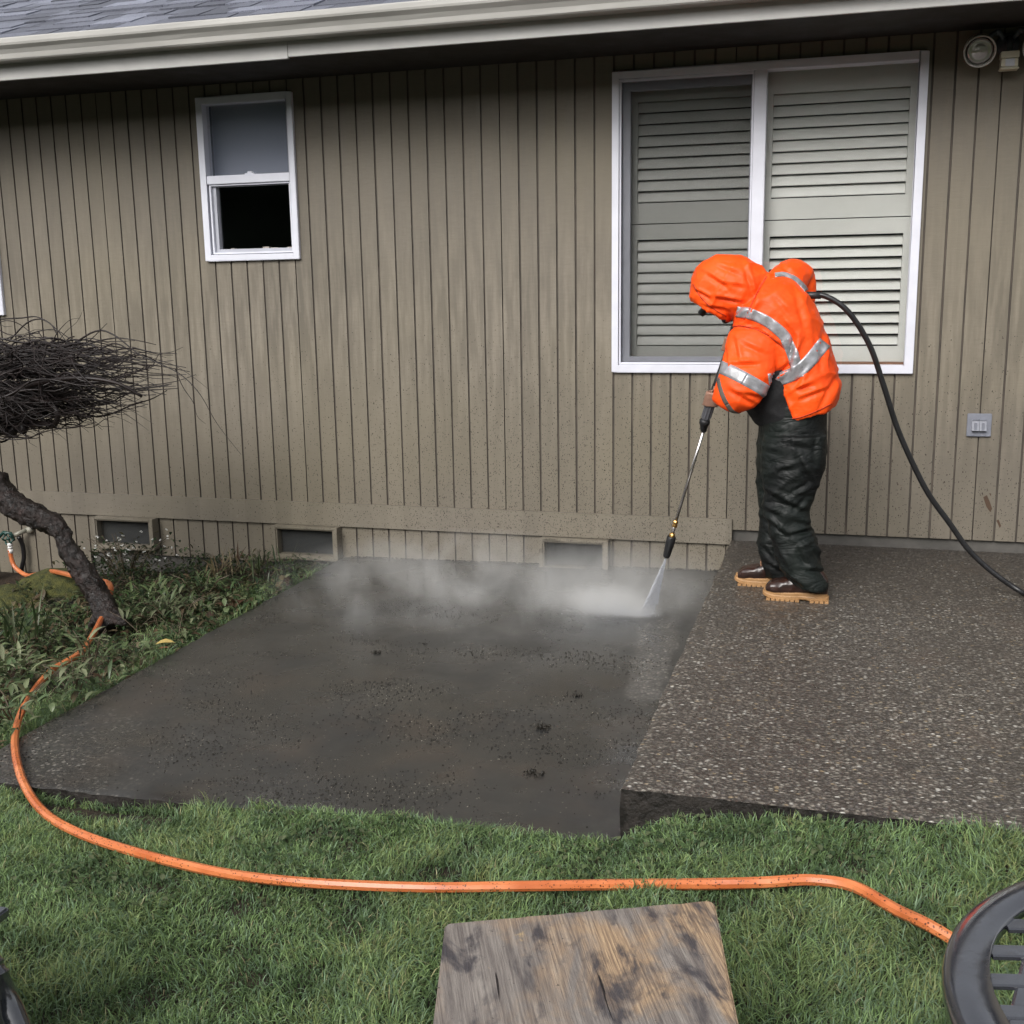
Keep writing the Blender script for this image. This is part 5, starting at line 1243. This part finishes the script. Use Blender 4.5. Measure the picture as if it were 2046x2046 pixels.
# ------------------------------------------------------------------ black metal lattice table
TZ = .70
tb = thing('patio_table', 'round black cast metal patio table with wet lattice top', 'table', (5.178+.357, -4.665, -.04))
TC = Vector((5.178+.357, -4.665, TZ)); TR = .357
mm = mat('black_enamel', (.016,.017,.02), .28, spec=1.0, Coat_Weight=1.0, Coat_Roughness=.12); n = N(mm); p = n.pos()
n.out(n.mix(n.rng(n.noise(p, 90, 3), .62, .7, 0, .5), (.030,.032,.040), (.012,.010,.009)), n.rng(n.noise(p, 20, 4), .35, .65, .10, .28), n.bump(n.noise(p, 140, 2), .18, .0015)); M['enamel'] = mm
def latt():
    V = []; F = []; sg = 72
    pr = [(.302,0),(.304,.003),(.330,.004),(.346,.002),(.354,-.006),(.357,-.018),(.355,-.034),(.345,-.036),(.343,-.014),(.302,-.012)]
    for r_, z in pr:
        for k in range(sg): a = 2*math.pi*k/sg; V.append((TC.x+r_*math.cos(a), TC.y+r_*math.sin(a), TZ+z))
    n_ = len(pr)
    F = [(i*sg+k, i*sg+(k+1)%sg, ((i+1)%n_)*sg+(k+1)%sg, ((i+1)%n_)*sg+k) for i in range(n_) for k in range(sg)]
    mk_ = MB().add(V, F); rim = mk_.build('rim', M['enamel'], tb, True)
    mb = MB()
    def strip(ang_, off, z, w_=.027, th=.0045):
        d_ = Vector((math.cos(ang_), math.sin(ang_), 0)); nn = Vector((-d_.y, d_.x, 0)); h = .305
        if abs(off) >= h-.01: return
        hl = math.sqrt(h*h-off*off); V = []
        N_ = 16
        for i in range(N_+1):
            t_ = -hl+2*hl*i/N_; c = TC + nn*off + d_*t_
            for s_, zz in ((-1,-th),(1,-th),(1,0),(.8,.0015),(-.8,.0015),(-1,0)): V.append((c.x+nn.x*s_*w_/2, c.y+nn.y*s_*w_/2, TZ-.004+z+zz))
        F = [(i*6+k, i*6+(k+1)%6, (i+1)*6+(k+1)%6, (i+1)*6+k) for i in range(N_) for k in range(6)] + [tuple(range(6))[::-1], tuple(N_*6+k for k in range(6))]
        mb.add(V, F)
    for k in range(-6, 7): strip(R(12), k*.062+.01, 0)
    for k in range(-3, 4): strip(R(76), k*.115+.02, -.002, .036)
    mb.build('lattice', M['enamel'], tb)
latt()
mb = MB(); mb.tube([(TC.x,TC.y,-.03),(TC.x,TC.y,.02),(TC.x,TC.y,.06),(TC.x,TC.y,.6),(TC.x,TC.y,TZ-.02)], [.16,.15,.03,.025,.09], 24); mb.build('pedestal', M['enamel'], tb, True)

# ------------------------------------------------------------------ chair at the lower left edge: finial and top of its back post
fp = G(20, 1860, .50); 
ch = thing('garden_chair', 'black metal garden chair, only its back post in view at the lower left', 'chair', (3.45, -4.35, -.04))
base = P(-22, 1800, -4.33); bot = P(30, 1935, -4.36)
dirn = (bot-base).normalized(); foot = base + dirn*((base.z+.03)/-dirn.z)
mb = MB(); prof = [(-.02,.004),(0,.012),(.012,.019),(.018,.020),(.020,.023),(.024,.023),(.026,.020),(.040,.021),(.044,.025),(.048,.025),(.050,.022),(.12,.027),(.25,.028)]
LL = (foot-base).length
mb.tube([base+dirn*h for h, _ in prof]+[foot], [r_ for _, r_ in prof]+[.022], 20); mb.build('post', M['enamel'], ch, True)
off = Vector((-.46,-.04,0))
mb = MB(); mb.tube([base+off+dirn*h for h, _ in prof]+[foot+off], [r_ for _, r_ in prof]+[.022], 20); mb.build('post', M['enamel'], ch, True)
mb = MB()
for h in (.05,.24): mb.tube([base+dirn*h, base+off+dirn*h], .012, 10)
for k in range(1,6): mb.tube([base+off*k/6+dirn*.05, base+off*k/6+dirn*.24], .006, 8)
mb.build('backrest', M['enamel'], ch, True)
s0 = base+dirn*.26; s0.z = .40
mb = MB(); mb.box(s0.x-.46, s0.x, s0.y-.46, s0.y-.02, .385, .405); mb.build('seat', M['enamel'], ch, bevel=.004)
for dx_ in (-.44, -.02): MB().tube([(s0.x+dx_, s0.y-.43, .385),(s0.x+dx_, s0.y-.46, -.04)], [.014,.012], 10).build('leg', M['enamel'], ch, True)

# ------------------------------------------------------------------ water: jet, splash, drifting mist
def volmat(name, dens, fn):
    mm = bpy.data.materials.new(name); mm.use_nodes = True; t = mm.node_tree; t.nodes.clear()
    class Q: pass
    o = t.nodes.new('ShaderNodeOutputMaterial'); pv = t.nodes.new('ShaderNodeVolumePrincipled'); pv.inputs['Color'].default_value = (.96,.96,.95,1); pv.inputs['Anisotropy'].default_value = .15
    t.links.new(pv.outputs[0], o.inputs['Volume'])
    n = N.__new__(N); n.m = mm; n.t = t; n.c = t.nodes.new('ShaderNodeTexCoord')
    d_ = n.math('MULTIPLY', fn(n), dens); t.links.new(d_, pv.inputs['Density'])
    mm.cycles.volume_step_rate = .6 if hasattr(mm, 'cycles') and hasattr(mm.cycles, 'volume_step_rate') else 1
    return mm
HIT = G(1208, 1160, -.002)
jd = (HIT-LG).normalized(); 
def jet():
    # flattened fan of water: origin at the nozzle, local -z runs along the jet
    L = (HIT-LG).length + .02; side = Vector((.55,.83,0)); side = (side - jd*side.dot(jd)).normalized(); th = jd.cross(side)
    V = []; F = []; n_ = 12; sg = 24
    for i in range(n_+1):
        t_ = i/n_; c = LG - jd*.004 + jd*L*t_ + side*(.045*t_); 
        for k in range(sg): a = 2*math.pi*k/sg; V.append(c + side*(.006+.052*t_)*math.cos(a) + th*(.006+.012*t_)*math.sin(a))
    F = [(i*sg+k, i*sg+(k+1)%sg, (i+1)*sg+(k+1)%sg, (i+1)*sg+k) for i in range(n_) for k in range(sg)] + [tuple(range(sg))[::-1], tuple(n_*sg+k for k in range(sg))]
    def fn(n):
        o_ = n.c.outputs['Object']; z = n.sep(o_)[2]
        return n.math('MULTIPLY', n.rng(n.noise(n.map(o_, (60,60,6)), 2.2, 3), .3, .7, .4, 1.4), n.rng(z, -.05, .22, .55, 1.9))
    mt = volmat('jet_water', 9, fn); o = MB().add(V, F).build('water_jet', mt, None, True, org=tuple(HIT)); return tag(o, 'fan of white water from the nozzle to the slab', 'water jet', kind='stuff')
jet()
wm = bpy.data.materials.new('white_water'); wm.use_nodes = True; t = wm.node_tree; b_ = t.nodes['Principled BSDF']; b_.inputs['Base Color'].default_value = (.93,.95,1,1); b_.inputs['Roughness'].default_value = .25
tl = t.nodes.new('ShaderNodeBsdfTranslucent'); tl.inputs[0].default_value = (.93,.95,1,1); mx = t.nodes.new('ShaderNodeMixShader'); mx.inputs[0].default_value = .4
t.links.new(b_.outputs[0], mx.inputs[1]); t.links.new(tl.outputs[0], mx.inputs[2]); t.links.new(mx.outputs[0], [x for x in t.nodes if x.type == 'OUTPUT_MATERIAL'][0].inputs[0])
def drops(name, items, label):
    V = []; F = []
    for c, d_, l, r_ in items:
        d_ = Vector(d_).normalized(); a = d_.orthogonal().normalized(); b = d_.cross(a); i = len(V)
        V += [c-d_*l, c+a*r_, c+b*r_, c-a*r_, c-b*r_, c+d_*l]
        F += [(i,i+2,i+1),(i,i+3,i+2),(i,i+4,i+3),(i,i+1,i+4),(i+5,i+1,i+2),(i+5,i+2,i+3),(i+5,i+3,i+4),(i+5,i+4,i+1)]
    return tag(mk(name, V, F, wm, None, True), label, 'spray', kind='stuff')
rd = random.Random(21); JL = (HIT-LG).length; side_ = Vector((.80,.60,0)); side_ = (side_ - jd*side_.dot(jd)).normalized(); th_ = jd.cross(side_)
it = []
for i in range(9000):
    t_ = rd.random()**.8; u_ = rd.random()**1.7          # u=0 is the sharp leading edge that strikes the slab
    if u_ > .85 and t_ > .8: continue
    c = LG + jd*JL*t_ + side_*(.085*u_*t_) + th_*(rd.gauss(0,.004)*t_) + side_*rd.gauss(0,.0015)
    it.append((c, jd*JL + side_*.085*u_, rd.uniform(.004,.012), rd.uniform(.0004,.001)))
drops('water_streaks', it, 'fine white streaks of the water jet')
it = []
for i in range(15000):
    k = rd.random()
    a = rd.gauss(math.pi*.92, .42) if k < .8 else rd.uniform(0, 6.28)
    rr = abs(rd.gauss(0, .12)) if k < .8 else abs(rd.gauss(0,.035))
    c = HIT + Vector((math.cos(a)*rr, math.sin(a)*rr*.8, abs(rd.gauss(0, .006+.14*rr))+.002))
    it.append((c, (math.cos(a), math.sin(a), rd.uniform(.1,.8)), rd.uniform(.0008,.003), rd.uniform(.0006,.0015)))
drops('splash_drops', it, 'white droplets thrown up where the jet strikes')
def cloud(name, c, r, dens, label, fn=None, sc=6, sharp=(.35,.75), fall=1.0, zpow=True):
    def f_(n):
        o_ = n.c.outputs['Object']
        q = n.map(o_, (1/r[0], 1/r[1], 1/r[2])); ln = n.new('ShaderNodeVectorMath'); ln.operation = 'LENGTH'; n.ln(q, ln.inputs[0])
        f = n.rng(ln.outputs['Value'], 1, .05, 0, 1); f = n.math('POWER', f, fall)
        return n.math('MULTIPLY', f, n.rng(n.noise(n.map(o_, (1,1,.8)), sc, 4, .55, .6), *sharp, .08, 1.5))
    mt = volmat(name+'_vapour', dens, f_)
    V = []; mb = MB(); mb.ell(c, r, None, 24, 14)
    v = [(x, y, max(z, zl(min(max(x,GX),RX), y)+.004)) for x, y, z in mb.v]
    # keep clear of the wall, and of the step of the upper slab
    v = [(x if (z > .185) else min(x, RX-.012), min(y, -.075), z) for x, y, z in v]
    mb.v = v; o = mk(name, mb.v, mb.f, mt, None, False, org=tuple(c)); return tag(o, label, 'mist', kind='stuff')
cloud('splash', HIT+Vector((-.17,.03,.03)), (.36,.20,.12), 44, 'bright splash where the jet strikes the slab', sc=9, fall=2.2, sharp=(.3,.7))
cloud('splash', HIT+Vector((-.02,.0,.01)), (.14,.09,.06), 50, 'dense core of the splash under the jet', sc=12, fall=1.6, sharp=(.2,.6))
cloud('mist', HIT+Vector((-.10,.12,.08)), (.62,.55,.24), 3.6, 'thin spray mist around the splash', sc=5, fall=1.3)
cloud('mist', Vector((3.30,-.80,.07)), (1.12,.85,.23), 2.9, 'drifting mist over the back of the lower slab', sc=3.6, fall=1.0, sharp=(.47,.68))
